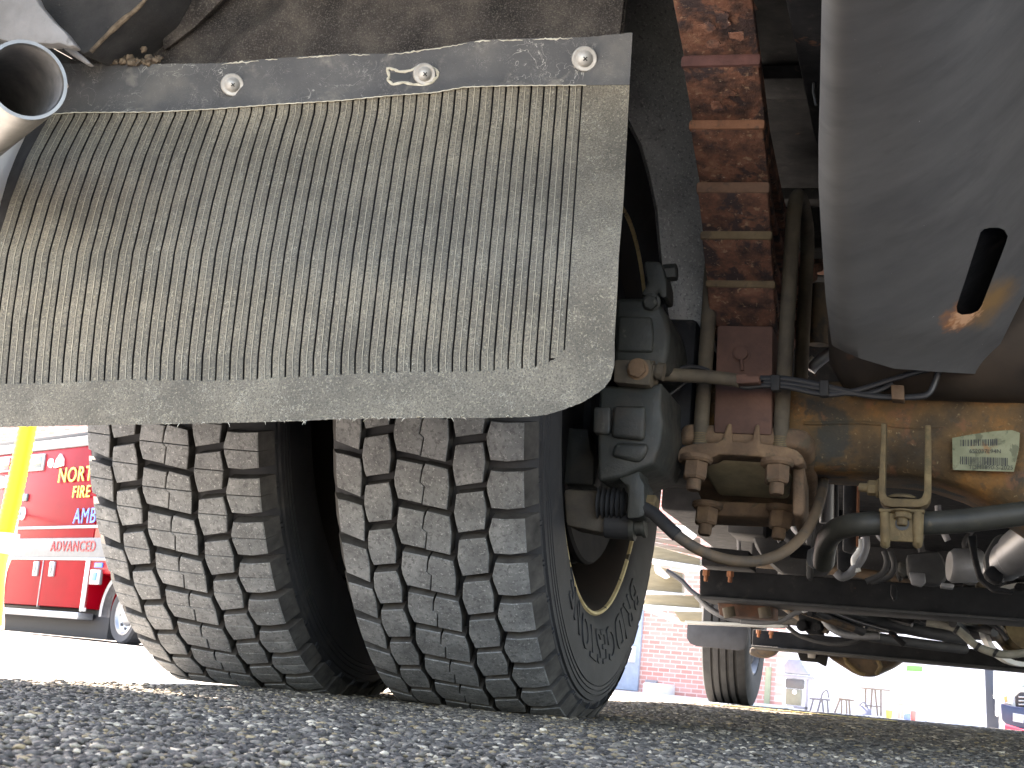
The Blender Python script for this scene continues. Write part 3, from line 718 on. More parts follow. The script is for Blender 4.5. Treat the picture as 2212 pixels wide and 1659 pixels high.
# flaking scale
fl_ = MB()
for (x, y, s) in [(1530, 60, 1), (1560, 40, 1.3), (1595, 75, 1), (1540, 95, .8), (1610, 20, 1.2), (1575, 200, .8), (1545, 225, 1)]:
    c = at(x, y, 1.772 if y < 117 else 1.885)
    pts = []
    for k in range(9):
        a = k / 9 * 6.283; r = .010 * s * random.uniform(.5, 1.3); pts.append(c + V((r * math.cos(a), r * math.sin(a) * .8, -r * math.sin(a) * .42)))
    fl_.prism(pts, (0, -.0008, -.0016))
tag(fl_.build('rust_flakes', m_spring, spring, smooth=False), kind='stuff')
MB().solid([at(x, y, 2.205) for x, y in [(1549, 702), (1670, 704), (1667, 940), (1541, 935)]], (0, .30, 0), .004).build('spring_pad', m_pad, truck)
MB().hexnut(at(1601, 764, 2.205), (0, -1, 0), .0105, .008, n=18, flange=1.3).build('pad_bolt', m_pad, truck)
MB().tube([at(1601, 772, 2.20), at(1602, 785, 2.20), at(1603, 800, 2.2)], .003, 8).build('cotter_pin', m_pad, truck)

# ---- U-bolts, clamp plate and nuts
for xs_, Yf in (((1518, 520), 0), ((1689, 700), 1)):
    pass
def ubolt(X, zc):
    p = [V((X, 2.215, .385)), V((X, 2.215, .60)), V((X, 2.218, .74)), V((X, 2.235, .785)), V((X, 2.275, .81)), V((X, 2.355, .82)), V((X, 2.435, .81)), V((X, 2.465, .785)), V((X, 2.47, .74)), V((X, 2.475, .55)), V((X, 2.48, .34))]
    m = MB().tube(spline(p, 4), .0113, 16); o = m.build('u_bolt', m_rod, truck)
    t = MB()
    for k in range(6): t.tube([V((X, 2.215, .412 + k * .0026)), V((X, 2.215, .4132 + k * .0026))], .0121, 14)
    tag(t.build('thread', m_tan, o), kind='stuff')
ubolt(-.345, 0); ubolt(-.229, 0)
# plate under the axle, tilted with the pinion angle
tilt = V((0, .17, -.052)).normalized(); nrm = V((0, tilt.z, -tilt.y)).normalized()   # along, and down-ish normal
o0 = V((-.287, 2.235, .404))
def cp(x, a, dn): return o0 + V((x, 0, 0)) + tilt * a + nrm * dn
cl_ = MB()
out = [(-.092, .0), (-.09, -.02), (-.078, -.032), (.082, -.032), (.098, -.022), (.104, .0), (.106, .06), (.10, .19), (.09, .212), (.07, .225), (-.055, .225), (-.072, .212), (-.082, .19)]
cl_.solid([cp(x, a, 0) for x, a in out], nrm * -.03, .009, seg=3)
clamp = cl_.build('clamp_plate', m_brown, truck, ang=45)
MB().cast([(1461, 992), (1463, 978), (1472, 966), (1492, 959), (1550, 955), (1561, 947), (1571, 915), (1580, 914), (1582, 954), (1612, 956), (1625, 949), (1632, 916), (1640, 916), (1642, 957), (1700, 965), (1722, 973), (1734, 985), (1736, 1000), (1722, 1006), (1690, 1000), (1655, 992), (1640, 986), (1552, 981), (1540, 988), (1505, 993), (1470, 1000)], 2.20, .06, .005).build('clamp_lip', m_brown, clamp, ang=50)
MB().solid([at(x, y, 2.24) for x, y in [(1712, 1004), (1737, 1000), (1738, 1104), (1730, 1114), (1712, 1112)]], (0, .10, -.02), .008, seg=3).build('clamp_flange', m_brown, clamp, ang=50)
MB().solid([at(x, y, 2.37) for x, y in [(1500, 1078), (1722, 1088), (1727, 1104), (1716, 1115), (1655, 1117), (1503, 1111)]], (0, .06, -.01), .008, seg=3).build('clamp_ridge', m_brown, clamp, ang=50)
k = MB(); k.solid([cp(x, a, .006) for x, a in [(-.056, .02), (.052, .02), (.070, .07), (.060, .15), (-.05, .15), (-.064, .07)]], nrm * -.018, .010, seg=3); k.build('clamp_boss', m_boss, clamp, ang=45)
for x, y, Y in ((1505, 988, 2.195), (1679, 996, 2.195), (1529, 1088, 2.352), (1689, 1096, 2.352)):
    MB().hexnut(at(x, y, Y), V((random.uniform(-.05, .05), -.16, -1)), .0182, .034, flange=1.3, bolt=.016).build('nut', m_brown, clamp, ang=30)

# ---- axle housing
def axle():
    secs = [(-.46, 2.356, .065, .395, .520), (-.40, 2.356, .085, .385, .524), (-.25, 2.356, .095, .388, .526), (-.06, 2.356, .098, .387, .530), (-.02, 2.356, .10, .384, .535), (.03, 2.356, .105, .370, .548), (.075, 2.356, .115, .348, .572), (.13, 2.356, .13, .312, .605), (.20, 2.356, .15, .275, .65), (.30, 2.356, .165, .245, .69), (.42, 2.356, .165, .24, .70), (.52, 2.356, .15, .27, .66), (.66, 2.356, .105, .37, .55), (.80, 2.356, .098, .387, .53), (1.25, 2.356, .07, .395, .52)]
    rings = []
    for X, y, hd, z0, z1 in secs:
        zc, hz = (z0 + z1) / 2, (z1 - z0) / 2; ring = []
        for k in range(32):
            a = 2 * math.pi * k / 32; c, s = math.cos(a), math.sin(a)
            e = .38 if X < .05 else .55
            ring.append(V((X, y + hd * math.copysign(abs(c) ** e, c), zc + hz * math.copysign(abs(s) ** e, s))))
        rings.append(ring)
    m = MB().loft(rings)
    return m.build('axle_housing', m_axle, truck, ang=30)
ax_o = axle()
tag(ax_o, 'rusty tan rear axle housing swelling towards the differential')
# weld seam along the beam
k = MB(); k.tube([V((X, 2.257, .458 + .002 * math.sin(X * 40))) for X in [-.2 + .02 * i for i in range(14)]], .003, 6); k.build('weld_seam', m_axle, ax_o)
# wheel-end tube left of the spring pad
MB().lathe([(0, .0), (0, .078), (-.10, .082), (-.10, .11), (-.125, .115), (-.125, 0)], (-.42, TYR, TZ - .02), (1, 0, 0), (0, -1, 0), 40).build('axle_end', m_black, ax_o)

MB().rbox((-.44, 2.22, .375), (-.362, 2.46, .60), .008).build('shade_block', m_black, ax_o)  # black block added to imitate the deep shade between caliper and u-bolt
# label on the axle
def on_face(x, y, Y=2.2425): return at(x, y, Y - .00016 * (x - 2057))
lbp = [(2057, 946), (2100, 938), (2150, 931), (2186, 929), (2203, 935), (2201, 972), (2190, 1019), (2120, 1017), (2058, 1015)]
lab = MB(); lab.prism([on_face(x, y) for x, y in lbp], (0, .0008, 0)); lab_o = lab.build('label', m_label, ax_o, smooth=False)
bars = MB(); random.seed(3)
def barcode(x0, x1, y0, y1, sl):
    x = x0
    while x < x1:
        wd = random.choice([1.1, 1.1, 1.8, 2.8]); f = (x - x0)
        bars.prism([on_face(a, b + sl * (a - x0), 2.2420) for a, b in ((x, y0), (x + wd, y0), (x + wd, y1), (x, y1))], (0, .0002, 0))
        x += wd + random.choice([1.0, 1.4, 2.4])
barcode(2074, 2155, 950, 964, -.02); barcode(2074, 2176, 986, 1003, .03)
tag(bars.build('barcode', m_ink, lab_o, smooth=False), kind='stuff')
def label_text(s, x, y, size, sl):
    me = text_mesh(s, size); p = on_face(x, y, 2.2405)
    M = Matrix.Translation(p) @ Matrix.Rotation(R_(90), 4, 'X')
    me.transform(M); me.materials.append(m_ink)
    for v in me.vertices: v.co.y -= .25 * (v.co.x - p.x)
    o = bpy.data.objects.new('print', me); COL.objects.link(o); o.parent = lab_o
label_text('6S2037L94N', 2128, 975, .0082, 0); label_text('TDM1890-S-2025', 2140, 1010, .0082, 0)

# anti-roll bar and its strap
bar = MB(); bp = [at(1779, 1215, 2.40), at(1781, 1196, 2.37), at(1787, 1168, 2.32), at(1805, 1146, 2.26), at(1835, 1135, 2.22), at(1880, 1131, 2.2), at(1950, 1131, 2.2), at(2030, 1129, 2.195), at(2110, 1122, 2.19), at(2212, 1109, 2.18), at(2330, 1090, 2.17), at(2460, 1075, 2.17)]
bar_o = bar.tube(spline(bp, 6), .0165, 20).build('anti_roll_bar', m_bar, truck)
def strap():
    Y = 2.175
    outer = [(1903, 914), (1902, 960), (1897, 1060), (1900, 1080), (1910, 1092), (1925, 1095), (1990, 1095), (2003, 1090), (2010, 1078), (2012, 1060), (2012, 960), (2011, 918)]
    inner = [(1998, 918), (1998, 960), (1996, 1062), (1992, 1074), (1984, 1078), (1926, 1076), (1916, 1072), (1912, 1062), (1914, 960), (1915, 914)]
    P = [at(x, y, Y) for x, y in outer + inner]
    m = MB().solid(P, (0, .045, 0), .0018)
    s = m.build('strap', m_tan, truck, ang=40)
    k = MB(); k.solid([at(x, y, Y - .004) for x, y in [(1897, 1098), (1998, 1100), (1997, 1108), (1899, 1106)]], (0, .05, 0), .002)
    k.build('strap_plate', m_tan, s)
    k = MB(); k.solid([at(x, y, Y - .006) for x, y in [(1900, 1107), (1996, 1109), (1994, 1172), (1903, 1168)]], (0, .006, 0), .002)
    for x0 in (1912, 1982):
        k.tube([at(x0 - 1, 1108, Y - .004), at(x0, 1140, Y - .006), at(x0 + .5, 1168, Y - .004), at(x0, 1176, Y + .004)], .0068, 14)
    k.build('bar_clamp', m_tan, s, ang=45)
    MB().hexnut(at(1950, 1105, Y - .008), (0, -.15, -1), .0125, .011, flange=1.3, bolt=.009).build('nut', m_tan, s, ang=30)
    k = MB(); k.lathe([(0, .0), (0, .0095), (.0006, .0095), (.0006, 0)], at(1949, 1131, Y - .0068), (0, -1, 0), (0, 0, 1), 20); k.build('bolt_hole', m_ink, s)
    MB().lathe([(0, 0), (0, .020), (.003, .019), (.006, .012), (.006, 0)], at(1949, 1077, Y + .02), (0, 0, 1), (1, 0, 0), 24).build('bolt_head', m_tan, s)
    MB().hexnut(at(1899, 1055, Y + .02), (-1, 0, 0), .011, .016, flange=1.25, bolt=.012).build('nut', m_tan, s, ang=30)
strap()
# rubber hose across and wires
hp = [at(1390, 1098, 2.07), at(1412, 1108, 2.07), at(1436, 1132, 2.05), at(1462, 1156, 2.05), at(1500, 1182, 2.06), at(1550, 1204, 2.08), at(1605, 1213, 2.10), at(1655, 1208, 2.13), at(1700, 1188, 2.16), at(1738, 1152, 2.2), at(1762, 1108, 2.25), at(1776, 1060, 2.32), at(1782, 1010, 2.4), at(1784, 960, 2.5)]
hs = MB().tube(spline(hp, 6), .0078, 14).build('brake_hose', m_hose, truck)
MB().tube([at(1385, 1094, 2.07), at(1412, 1109, 2.068), at(1437, 1133, 2.049), at(1463, 1157, 2.049)], .0092, 14).build('hose_sleeve', m_dark_rub, hs)
tp = [at(1432, 809, 2.12), at(1470, 811, 2.13), at(1530, 814, 2.14), at(1580, 820, 2.15), at(1597, 823, 2.15)]
MB().tube(tp, .0098, 14).build('brake_pipe', m_rod, truck)
for path, rad in (([(1440, 800), (1468, 795), (1495, 792), (1525, 798), (1545, 812)], .003), ([(1583, 824), (1610, 836), (1650, 833), (1700, 836), (1760, 849), (1800, 852), (1860, 841), (1920, 822), (1985, 803), (2010, 797)], .0042),
                  ([(1642, 818), (1690, 818), (1740, 825), (1800, 838), (1860, 852), (1920, 858), (1985, 857), (2008, 848), (2020, 825), (2028, 800)], .0045), ([(1650, 826), (1700, 828), (1760, 838), (1830, 850), (1880, 849), (1930, 830)], .0036),
                  ([(1448, 852), (1466, 838), (1490, 818), (1500, 806)], .002)):
    MB().tube(spline([at(x, y, 2.165) for x, y in path], 6), rad, 9).build('brake_cable', m_wire, truck)
for x, y in ((1674, 826), (1779, 838)):
    MB().solid([at(x + a, y + b, 2.155) for a, b in ((-10, -17), (11, -17), (10, 17), (-9, 17))], (0, .018, 0), .002).build('cable_clip', m_dark_rub, truck)
MB().solid([at(x, y, 2.15) for x, y in [(1924, 830), (1953, 832), (1954, 864), (1926, 862)]], (0, .03, 0), .002).build('cable_bracket', m_brown, truck)
MB().solid([at(x, y, 2.14) for x, y in [(1590, 808), (1612, 808), (1614, 812), (1640, 812), (1640, 826), (1590, 828)]], (0, .03, 0), .002).build('pipe_bracket', m_pad, truck)

# ---- grey shield above the axle, with its rusted slot
YS = [(-80, 1.22), (0, 1.30), (300, 1.56), (450, 1.69), (600, 1.83), (745, 1.97), (810, 2.02)]
YL = [(1765, 700), (1790, 738), (1800, 748), (1830, 763), (1860, 775), (1930, 796), (2020, 803), (2110, 808), (2128, 795), (2150, 765), (2212, 640), (2300, 460), (2420, 250)]
XL = [(-80, 1777), (0, 1775), (200, 1771), (300, 1768), (400, 1768), (520, 1775), (650, 1784), (745, 1797)]
def sdep(x, y):
    xl = ip(y, XL)
    return ip(y, YS) + .028 * math.exp(-((x - xl) / 16)) - .010 * math.exp(-((x - xl - 40) / 60) ** 2) + .03 * sm((y - 700) / 110) + .42 * (max(0, x - 1790) / 600) ** 2
def shield():
    nx, ny = 96, 40; rows = []
    def P(i, j, back):
        s = i / nx; x0 = ip(300, XL)
        y = 300
        for _ in range(3):
            xl = ip(y, XL); x = xl + (2420 - xl) * (s ** 1.5); y = -80 + (ip(x, YL) + 80) * j / ny
        xl = ip(y, XL); x = xl + (2420 - xl) * (s ** 1.5)
        return at(x, y, sdep(x, y) + back)
    F = [P(i, j, 0) for j in range(ny + 1) for i in range(nx + 1)]; B = [P(i, j, .012) for j in range(ny + 1) for i in range(nx + 1)]
    W = nx + 1; K = len(F); fs = []
    for j in range(ny):
        for i in range(nx):
            q = (j * W + i, j * W + i + 1, (j + 1) * W + i + 1, (j + 1) * W + i); fs += [q, tuple(K + t for t in q[::-1])]
    ring = [i for i in range(W)] + [j * W + nx for j in range(1, ny + 1)] + [ny * W + i for i in range(nx - 1, -1, -1)] + [j * W for j in range(ny - 1, 0, -1)]
    for a, c in zip(ring, ring[1:] + ring[:1]): fs.append((a, c, K + c, K + a))
    mb = MB(); mb.add(F + B, fs)
    o = mb.build('tank_shield', m_shield, truck, ang=40)
    tb = MB(); F2 = [P(i, j, .06) for j in range(ny - 3) for i in range(1, nx)]; B2 = [p + V((0, .10, .10)) for p in F2]; W2 = nx - 1; K2 = len(F2); f2 = []
    for j in range(ny - 4):
        for i in range(W2 - 1):
            q = (j * W2 + i, j * W2 + i + 1, (j + 1) * W2 + i + 1, (j + 1) * W2 + i); f2 += [q, tuple(K2 + t for t in q[::-1])]
    r2 = [i for i in range(W2)] + [j * W2 + W2 - 1 for j in range(1, ny - 3)] + [(ny - 4) * W2 + i for i in range(W2 - 2, -1, -1)] + [j * W2 for j in range(ny - 5, 0, -1)]
    for a, c in zip(r2, r2[1:] + r2[:1]): f2.append((a, c, K2 + c, K2 + a))
    tb.add(F2 + B2, f2); tb.build('slot_backing', m_black, truck)  # black backing added so the slot in the shield reads dark
    cut = MB(); sl = [(2118, 502), (2126, 495), (2138, 492), (2158, 492), (2170, 497), (2177, 510), (2172, 528), (2120, 662), (2112, 672), (2098, 678), (2078, 680), (2068, 675), (2066, 662), (2088, 596)]
    cut.loft([[at(x, y, 1.5) for x, y in sl], [at(x, y, 2.3) for x, y in sl]])
    c = cut.build('cutter', m_ink)
    bo = o.modifiers.new('slot', 'BOOLEAN'); bo.object = c; bo.operation = 'DIFFERENCE'; bo.solver = 'EXACT'
    me = bpy.data.meshes.new_from_object(o.evaluated_get(bpy.context.evaluated_depsgraph_get()))
    o.modifiers.clear(); o.data = me; me.name = 'tank_shield'
    bpy.data.objects.remove(c)
    me.polygons.foreach_set('use_smooth', [True] * len(me.polygons)); me.set_sharp_from_angle(angle=R_(40))
    # rust stain round the lower end of the slot
    t = m_shield.node_tree; N, L = t.nodes, t.links; b = N['Principled BSDF']
    src = b.inputs['Base Color'].links[0].from_socket
    geo = N.new('ShaderNodeNewGeometry')
    for cen, r0, r1, colr, sc in ((at(2086, 674, sdep(2086, 674)), .020, .042, (.32, .13, .05), 60), (at(2142, 652, sdep(2142, 652)), .012, .05, (.20, .12, .05), 40), (at(2086, 680, sdep(2086, 680)), .012, .026, (.55, .33, .2), 120)):
        dv = N.new('ShaderNodeVectorMath'); dv.operation = 'DISTANCE'; L.new(geo.outputs['Position'], dv.inputs[0]); dv.inputs[1].default_value = cen
        nz = N.new('ShaderNodeTexNoise'); nz.inputs['Scale'].default_value = sc; nz.inputs['Detail'].default_value = 6; L.new(geo.outputs['Position'], nz.inputs['Vector'])
        ma = N.new('ShaderNodeMath'); ma.operation = 'MULTIPLY_ADD'; L.new(nz.outputs['Fac'], ma.inputs[0]); ma.inputs[1].default_value = .05; L.new(dv.outputs['Value'], ma.inputs[2])
        mr = N.new('ShaderNodeMapRange'); L.new(ma.outputs[0], mr.inputs[0]); mr.inputs[1].default_value = r0 + .025; mr.inputs[2].default_value = r1 + .025; mr.inputs[3].default_value = .9; mr.inputs[4].default_value = 0
        mx = N.new('ShaderNodeMix'); mx.data_type = 'RGBA'; L.new(mr.outputs[0], mx.inputs[0]); L.new(src, mx.inputs[6]); mx.inputs[7].default_value = (*colr, 1); src = mx.outputs[2]
    L.new(src, b.inputs['Base Color'])
    return o
tag(shield(), 'smooth dull grey shield with a rust-edged slot')
# brown air_tank tucked behind the shield
MB().lathe([(-.005, 0), (.0, .05), (.02, .085), (.05, .098), (.5, .098), (.53, .085), (.55, 0)], at(1788, 735, 2.17) + V((.0, .06, .03)), (1, 0, 0), (0, 0, 1), 40).build('air_tank', mat('dark_brown_tank', [(.3, (.014, .011, .009)), (.7, (.04, .028, .02))], 12, 7, .8, layers=[((.09, .04, .022), 20, .6, .7, .6)]), truck)

# ---- gap between spring and shield: cross members, strut, bellows damper
def fb(name, pts, Y, dep, mt, bev=.004): return MB().solid([at(x, y, Y) for x, y in pts], (0, dep, 0), bev).build(name, mt, truck)
m_bgrey = mat('dusty_black_steel', [(.3, (.02, .0205, .0225)), (.7, (.045, .045, .047))], 12, 8, .7, bump=.4, bscale=120, layers=[((.09, .085, .075), 60, .6, .74, .5)])
fb('cross_member', [(1640, 432), (1800, 432), (1800, 500), (1640, 500)], 3.1, .12, m_black)
fb('cross_member_lit_strip', [(1640, 405), (1800, 405), (1800, 431), (1640, 431)], 3.05, .16, m_bgrey)  # lighter steel imitates the light along the cross member's top strip
fb('cross_member', [(1640, 240), (1800, 240), (1800, 300), (1640, 300)], 3.3, .1, m_black)
fb('cross_member', [(1640, 45), (1800, 45), (1800, 170), (1640, 170)], 2.6, .1, m_black)
fb('cross_member', [(1640, 548), (1800, 540), (1800, 600), (1640, 600)], 3.6, .1, m_bgrey)
fb('cable_chute', [(1715, 0), (1738, 0), (1762, 75), (1773, 78), (1773, 110), (1757, 115), (1752, 75)], 2.0, .03, m_bgrey, .003)
MB().tube([at(x, y, 2.0) for x, y in [(1757, 110), (1758, 150), (1757, 200), (1763, 228)]], .002, 8).build('hanging_cable', m_wire, truck)
d0, d1 = at(1772, 615, 2.55), at(1768, 745, 2.55); dx = d1 - d0; prof = [(0, 0)]
for i in range(40): prof.append((dx.length * i / 39, .016 + .0018 * (i % 2)))
MB().lathe(prof + [(dx.length, 0)], d0, dx, (1, 0, 0), 20).build('bellows_hose', m_hose, truck, ang=70)
MB().tube([at(x, y, 2.6) for x, y in [(1800, 758), (1780, 772), (1758, 790), (1750, 800)]], .010, 12, smooth=4).build('bent_pipe', m_alu, truck)
MB().tube([at(x, y, 2.55) for x, y in [(1756, 770), (1744, 782), (1738, 800), (1744, 815)]], .003, 8, smooth=4).build('hanging_cable', m_conduit, truck)

# ---- tail pipe
e0 = at(58, 172, 1.42); axis = (V((-.74, .66, .02))).normalized()
pr = .0465
tp_ = MB().lathe([(.003, pr * .87), (0, pr * .90), (0, pr * .985), (.003, pr), (.6, pr)], e0, axis, (0, 0, 1), 56, m=0)
tp_.lathe([(.003, pr * .87), (.012, pr * .86), (.10, pr * .86), (.6, pr * .86)], e0, axis, (0, 0, 1), 56, m=1)
tp_.lathe([(.30, pr * .87), (.30, 0)], e0, axis, (0, 0, 1), 24, m=1)
tag(tp_.build('tail_pipe', [m_steel, m_soot], truck), 'polished stainless tail pipe with sooty mouth')

# ---- torn body corner above the pipe
fb('body_corner', [(-90, -60), (62, -40), (82, 6), (112, 42), (138, 66), (155, 88), (163, 98), (146, 100), (126, 92), (112, 95), (88, 93), (50, 96), (24, 92), (-4, 84), (-90, 70)], 1.62, .02, m_body_grey, .004)
fb('corner_seam', [(128, 92), (150, 98), (178, 120), (196, 137), (186, 138), (160, 122), (140, 108)], 1.66, .012, m_body_grey, .002)
k = MB(); k.solid([at(x, y, 1.70) for x, y in [(60, -60), (345, -60), (305, 12), (262, 48), (225, 84), (196, 112), (178, 118), (150, 95), (110, 55), (82, 10)]], V((0, .14, .02)), .006); k.build('undercoated_bracket', m_under, truck)
k = MB(); k.tube([at(x, y, 1.70) for x, y in [(340, -40), (305, 10), (262, 47), (225, 82), (196, 112)]], [.002, .003, .004, .003, .003], 8, smooth=4); k.build('bracket_weld', m_mud, truck)
k = MB(); k.solid([at(x, y, 1.78) for x, y in [(18, 92), (110, 100), (160, 128), (180, 140), (100, 146), (20, 140)]], V((0, .05, 0)), .004); k.build('dark_gusset', m_under, truck)
k = MB(); k.solid([at(x, y, 1.80) for x, y in [(345, 60), (400, 0), (470, -60), (540, -60), (420, 60), (352, 112)]], V((0, .03, .02)), .004); k.build('liner_flange', m_liner, truck)
random.seed(5)
k = MB()
for i in range(60):
    x = random.triangular(215, 352, 330) if i % 3 else random.uniform(215, 350); y = 137 - abs(random.gauss(0, 1)) * (12 if x > 300 else 5)
    c = at(x, y, 1.765 - random.uniform(0, .012)); r = random.uniform(.003, .007)
    k.hull([c + V((random.gauss(0, 1), random.gauss(0, 1), random.gauss(0, 1))).normalized() * r for _ in range(11)])
k.tube([at(x, y, 1.775) for x, y in [(290, 140), (282, 128), (275, 112), (277, 104)]], [.007, .006, .005, .002], 8)
tag(k.build('mud_clump', m_mud, truck, ang=80), kind='stuff')

# ---- running gear farther forward
def beam(name, tl, tr, br, bl, Y, dep, mt=m_black):
    o = fb(name, [tl, tr, br, bl], Y, dep, mt, .006)
    return o
b1 = beam('outrigger_beam', (1511, 1229), (2330, 1283), (2330, 1350), (1511, 1289), 4.5, .20)
MB().solid([at(x, y, 4.47) for x, y in [(1510, 1286), (2330, 1345), (2330, 1352), (1511, 1293)]], (0, .26, 0), .003).build('beam_flange', m_bgrey, b1)
b2 = beam('outrigger_beam', (1626, 1359), (2330, 1421), (2330, 1460), (1624, 1396), 7.0, .20)
MB().solid([at(x, y, 6.96) for x, y in [(1622, 1393), (2330, 1456), (2330, 1461), (1623, 1398)]], (0, .28, 0), .003).build('beam_flange', m_bgrey, b2)
for x, y in ((1526, 1238), (1578, 1240)):
    k = MB(); p = at(x, y - 6, 4.46); k.hexnut(p, (0, 0, -1), .011, .016, bolt=.016); k.build('bolt', m_spring_end, b1)
for x, y in ((1639, 1365), (1666, 1367)):
    k = MB(); p = at(x, y - 4, 6.95); k.hexnut(p, (0, 0, -1), .011, .016, bolt=.016); k.build('bolt', m_spring_end, b2)
fb('roller_box', [(1549, 1297), (1671, 1304), (1671, 1337), (1554, 1329)], 4.62, .14, mat('peeling_red_oxide', [(.3, (.05, .05, .048)), (.55, (.12, .06, .04)), (.75, (.28, .11, .06))], 16, 7, .8, bump=.4, bscale=90))
for x in (1573, 1650): MB().tube([at(x, 1312, 4.58), at(x + 4, 1334, 4.58)], .018, 16).build('roller', m_rod, truck)
fb('oil_sump', [(1778, 1404), (1790, 1421), (1848, 1458), (1883, 1461), (1931, 1439), (1958, 1420), (1960, 1400)], 7.3, .3, m_hose, .03)
MB().tube([at(x, y, 7.27) for x, y in [(1823, 1412), (1830, 1432), (1850, 1450), (1868, 1458)]], .010, 8).build('diff_rib', m_tan, truck)
MB().tube([at(x, y, 7.27) for x, y in [(1896, 1425), (1902, 1440), (1893, 1458)]], .010, 8).build('diff_rib', m_tan, truck)
fb('hanger_bracket', [(1718, 1397), (1790, 1403), (1782, 1440), (1764, 1430), (1728, 1427)], 7.2, .1, m_black, .006)
fb('hanger_bracket', [(1744, 1405), (1763, 1406), (1761, 1422), (1745, 1421)], 7.18, .02, m_alu, .003)
fb('spring_eye', [(1620, 1398), (1682, 1402), (1672, 1414), (1655, 1421), (1636, 1420), (1618, 1414)], 7.3, .1, m_hose, .012)
# cargo of pipes, lines and boxes between the beams
def line(name, pts, Y, rad, mt, Y2=None):
    n = len(pts); Y2 = Y if Y2 is None else Y2
    return MB().tube(spline([at(x, y, Y + (Y2 - Y) * i / (n - 1)) for i, (x, y) in enumerate(pts)], 6), rad, 10).build(name, mt, truck)
line('air_line', [(1776, 1312), (1800, 1340), (1840, 1364), (1900, 1378), (2000, 1392), (2085, 1402)], 5.6, .020, m_bgrey, 6.4)
line('air_line', [(1768, 1314), (1790, 1352), (1830, 1372), (1900, 1375)], 5.5, .012, m_alu)
line('air_line', [(1700, 1352), (1730, 1374), (1790, 1390), (1840, 1388), (1872, 1372)], 6.2, .009, m_bgrey)
line('air_line', [(1790, 1310), (1860, 1332), (1980, 1362), (2090, 1380)], 5.3, .022, m_bgrey, 5.8)
line('wrapped_conduit', [(2001, 1344), (2030, 1349), (2062, 1357), (2085, 1374), (2108, 1394), (2140, 1408), (2175, 1414), (2215, 1410), (2280, 1400)], 4.9, .0125, m_conduit)
for x, y in ((2066, 1360), (2112, 1397), (2150, 1410)):
    MB().tube([at(x - 3, y - 2, 4.9), at(x + 3, y + 2, 4.9)], .0145, 12).build('conduit_band', m_wire, truck)
fb('gusset_plate', [(1722, 1318), (1775, 1322), (1780, 1372), (1746, 1370), (1728, 1352)], 5.9, .05, m_black)
for x, y in ((1734, 1351), (1766, 1355)): MB().hexnut(at(x, y, 5.89), (0, -1, 0), .018, .02, flange=1.3).build('bolt', m_black, truck)
line('white_strip', [(1600, 1342), (1650, 1345), (1690, 1340), (1715, 1326), (1738, 1316)], 4.9, .008, m_alu)
MB().solid([at(x, y, 4.85) for x, y in [(1730, 1314), (1743, 1311), (1745, 1320), (1733, 1324)]], (0, .03, 0), .003).build('strip_cap', m_white, truck)
line('cable_sweep', [(1505, 1286), (1530, 1312), (1560, 1330), (1600, 1340)], 4.75, .010, m_alu)
fb('flat_bar', [(1479, 1340), (1700, 1350), (1690, 1356), (1480, 1347)], 5.2, .06, m_gwhite, .003)
MB().lathe([(0, 0), (0, .09), (.03, .10), (.04, .10), (.04, .085), (.12, .085), (.12, 0)], at(2200, 1350, 5.4), (.3, -1, 0), (0, 0, 1), 32).build('brake_drum', m_tan, truck)
MB().lathe([(0, .12), (0, .135), (.05, .135), (.05, .12)], at(2200, 1350, 5.35), (.3, -1, 0), (0, 0, 1), 32).build('drum_ring', m_gwhite, truck)
# above the near beam
fb('grey_casting', [(1640, 1120), (1815, 1120), (1790, 1215), (1745, 1246), (1690, 1243), (1640, 1200), (1620, 1160)], 5.0, .3, m_bgrey, .03)
fb('battery_box', [(1516, 1180), (1618, 1190), (1618, 1226), (1515, 1222)], 4.8, .2, m_black)
fb('relay_box', [(1570, 1088), (1648, 1096), (1648, 1156), (1572, 1150)], 4.9, .25, m_bgrey)
fb('angle_bracket', [(1743, 1020), (1765, 1020), (1754, 1250), (1742, 1250)], 4.3, .06, m_bgrey)
line('lit_tube', [(1787, 1015), (1786, 1070), (1785, 1130)], 2.75, .0125, m_alu)
line('lit_tube', [(1806, 1015), (1806, 1075), (1806, 1135)], 2.8, .005, m_bgrey)
fb('hanging_plate', [(1822, 1010), (1856, 1012), (1852, 1180), (1840, 1196), (1820, 1190)], 3.2, .02, m_bgrey)
fb('rusty_plate_edge', [(1852, 1012), (1857, 1012), (1853, 1180), (1849, 1180)], 3.19, .03, m_spring_end, .001)
fb('wrapped_bundle', [(1806, 1160), (1840, 1160), (1844, 1236), (1808, 1236)], 3.6, .06, m_black, .01)
line('foil_wrap', [(1868, 1160), (1870, 1180), (1862, 1205), (1850, 1222), (1835, 1240), (1818, 1246), (1806, 1236)], 3.5, .010, m_alu)
line('foil_wrap', [(1858, 1165), (1858, 1190), (1846, 1210), (1852, 1236)], 3.5, .009, m_gwhite)
line('looped_wire', [(1910, 1190), (1916, 1215), (1905, 1240), (1870, 1256)], 4.0, .008, m_bgrey)
line('looped_wire', [(1922, 1190), (1932, 1220), (1920, 1246), (1880, 1258)], 4.1, .008, m_bgrey)
fb('yoke_plate', [(1955, 1195), (2030, 1188), (2052, 1240), (2030, 1265), (1985, 1262), (1960, 1250)], 4.2, .08, m_bgrey, .02)
fb('yoke_tab', [(1963, 1236), (1998, 1238), (2000, 1258), (1990, 1268), (1968, 1262)], 4.1, .02, m_alu, .003)
MB().lathe([(-.040, 0), (-.040, .036), (-.03, .043), (.03, .043), (.04, .036), (.04, 0)], at(2085, 1222, 4.0), (1, .25, .1), (0, 0, 1), 32).build('gear_case', m_alu, truck)
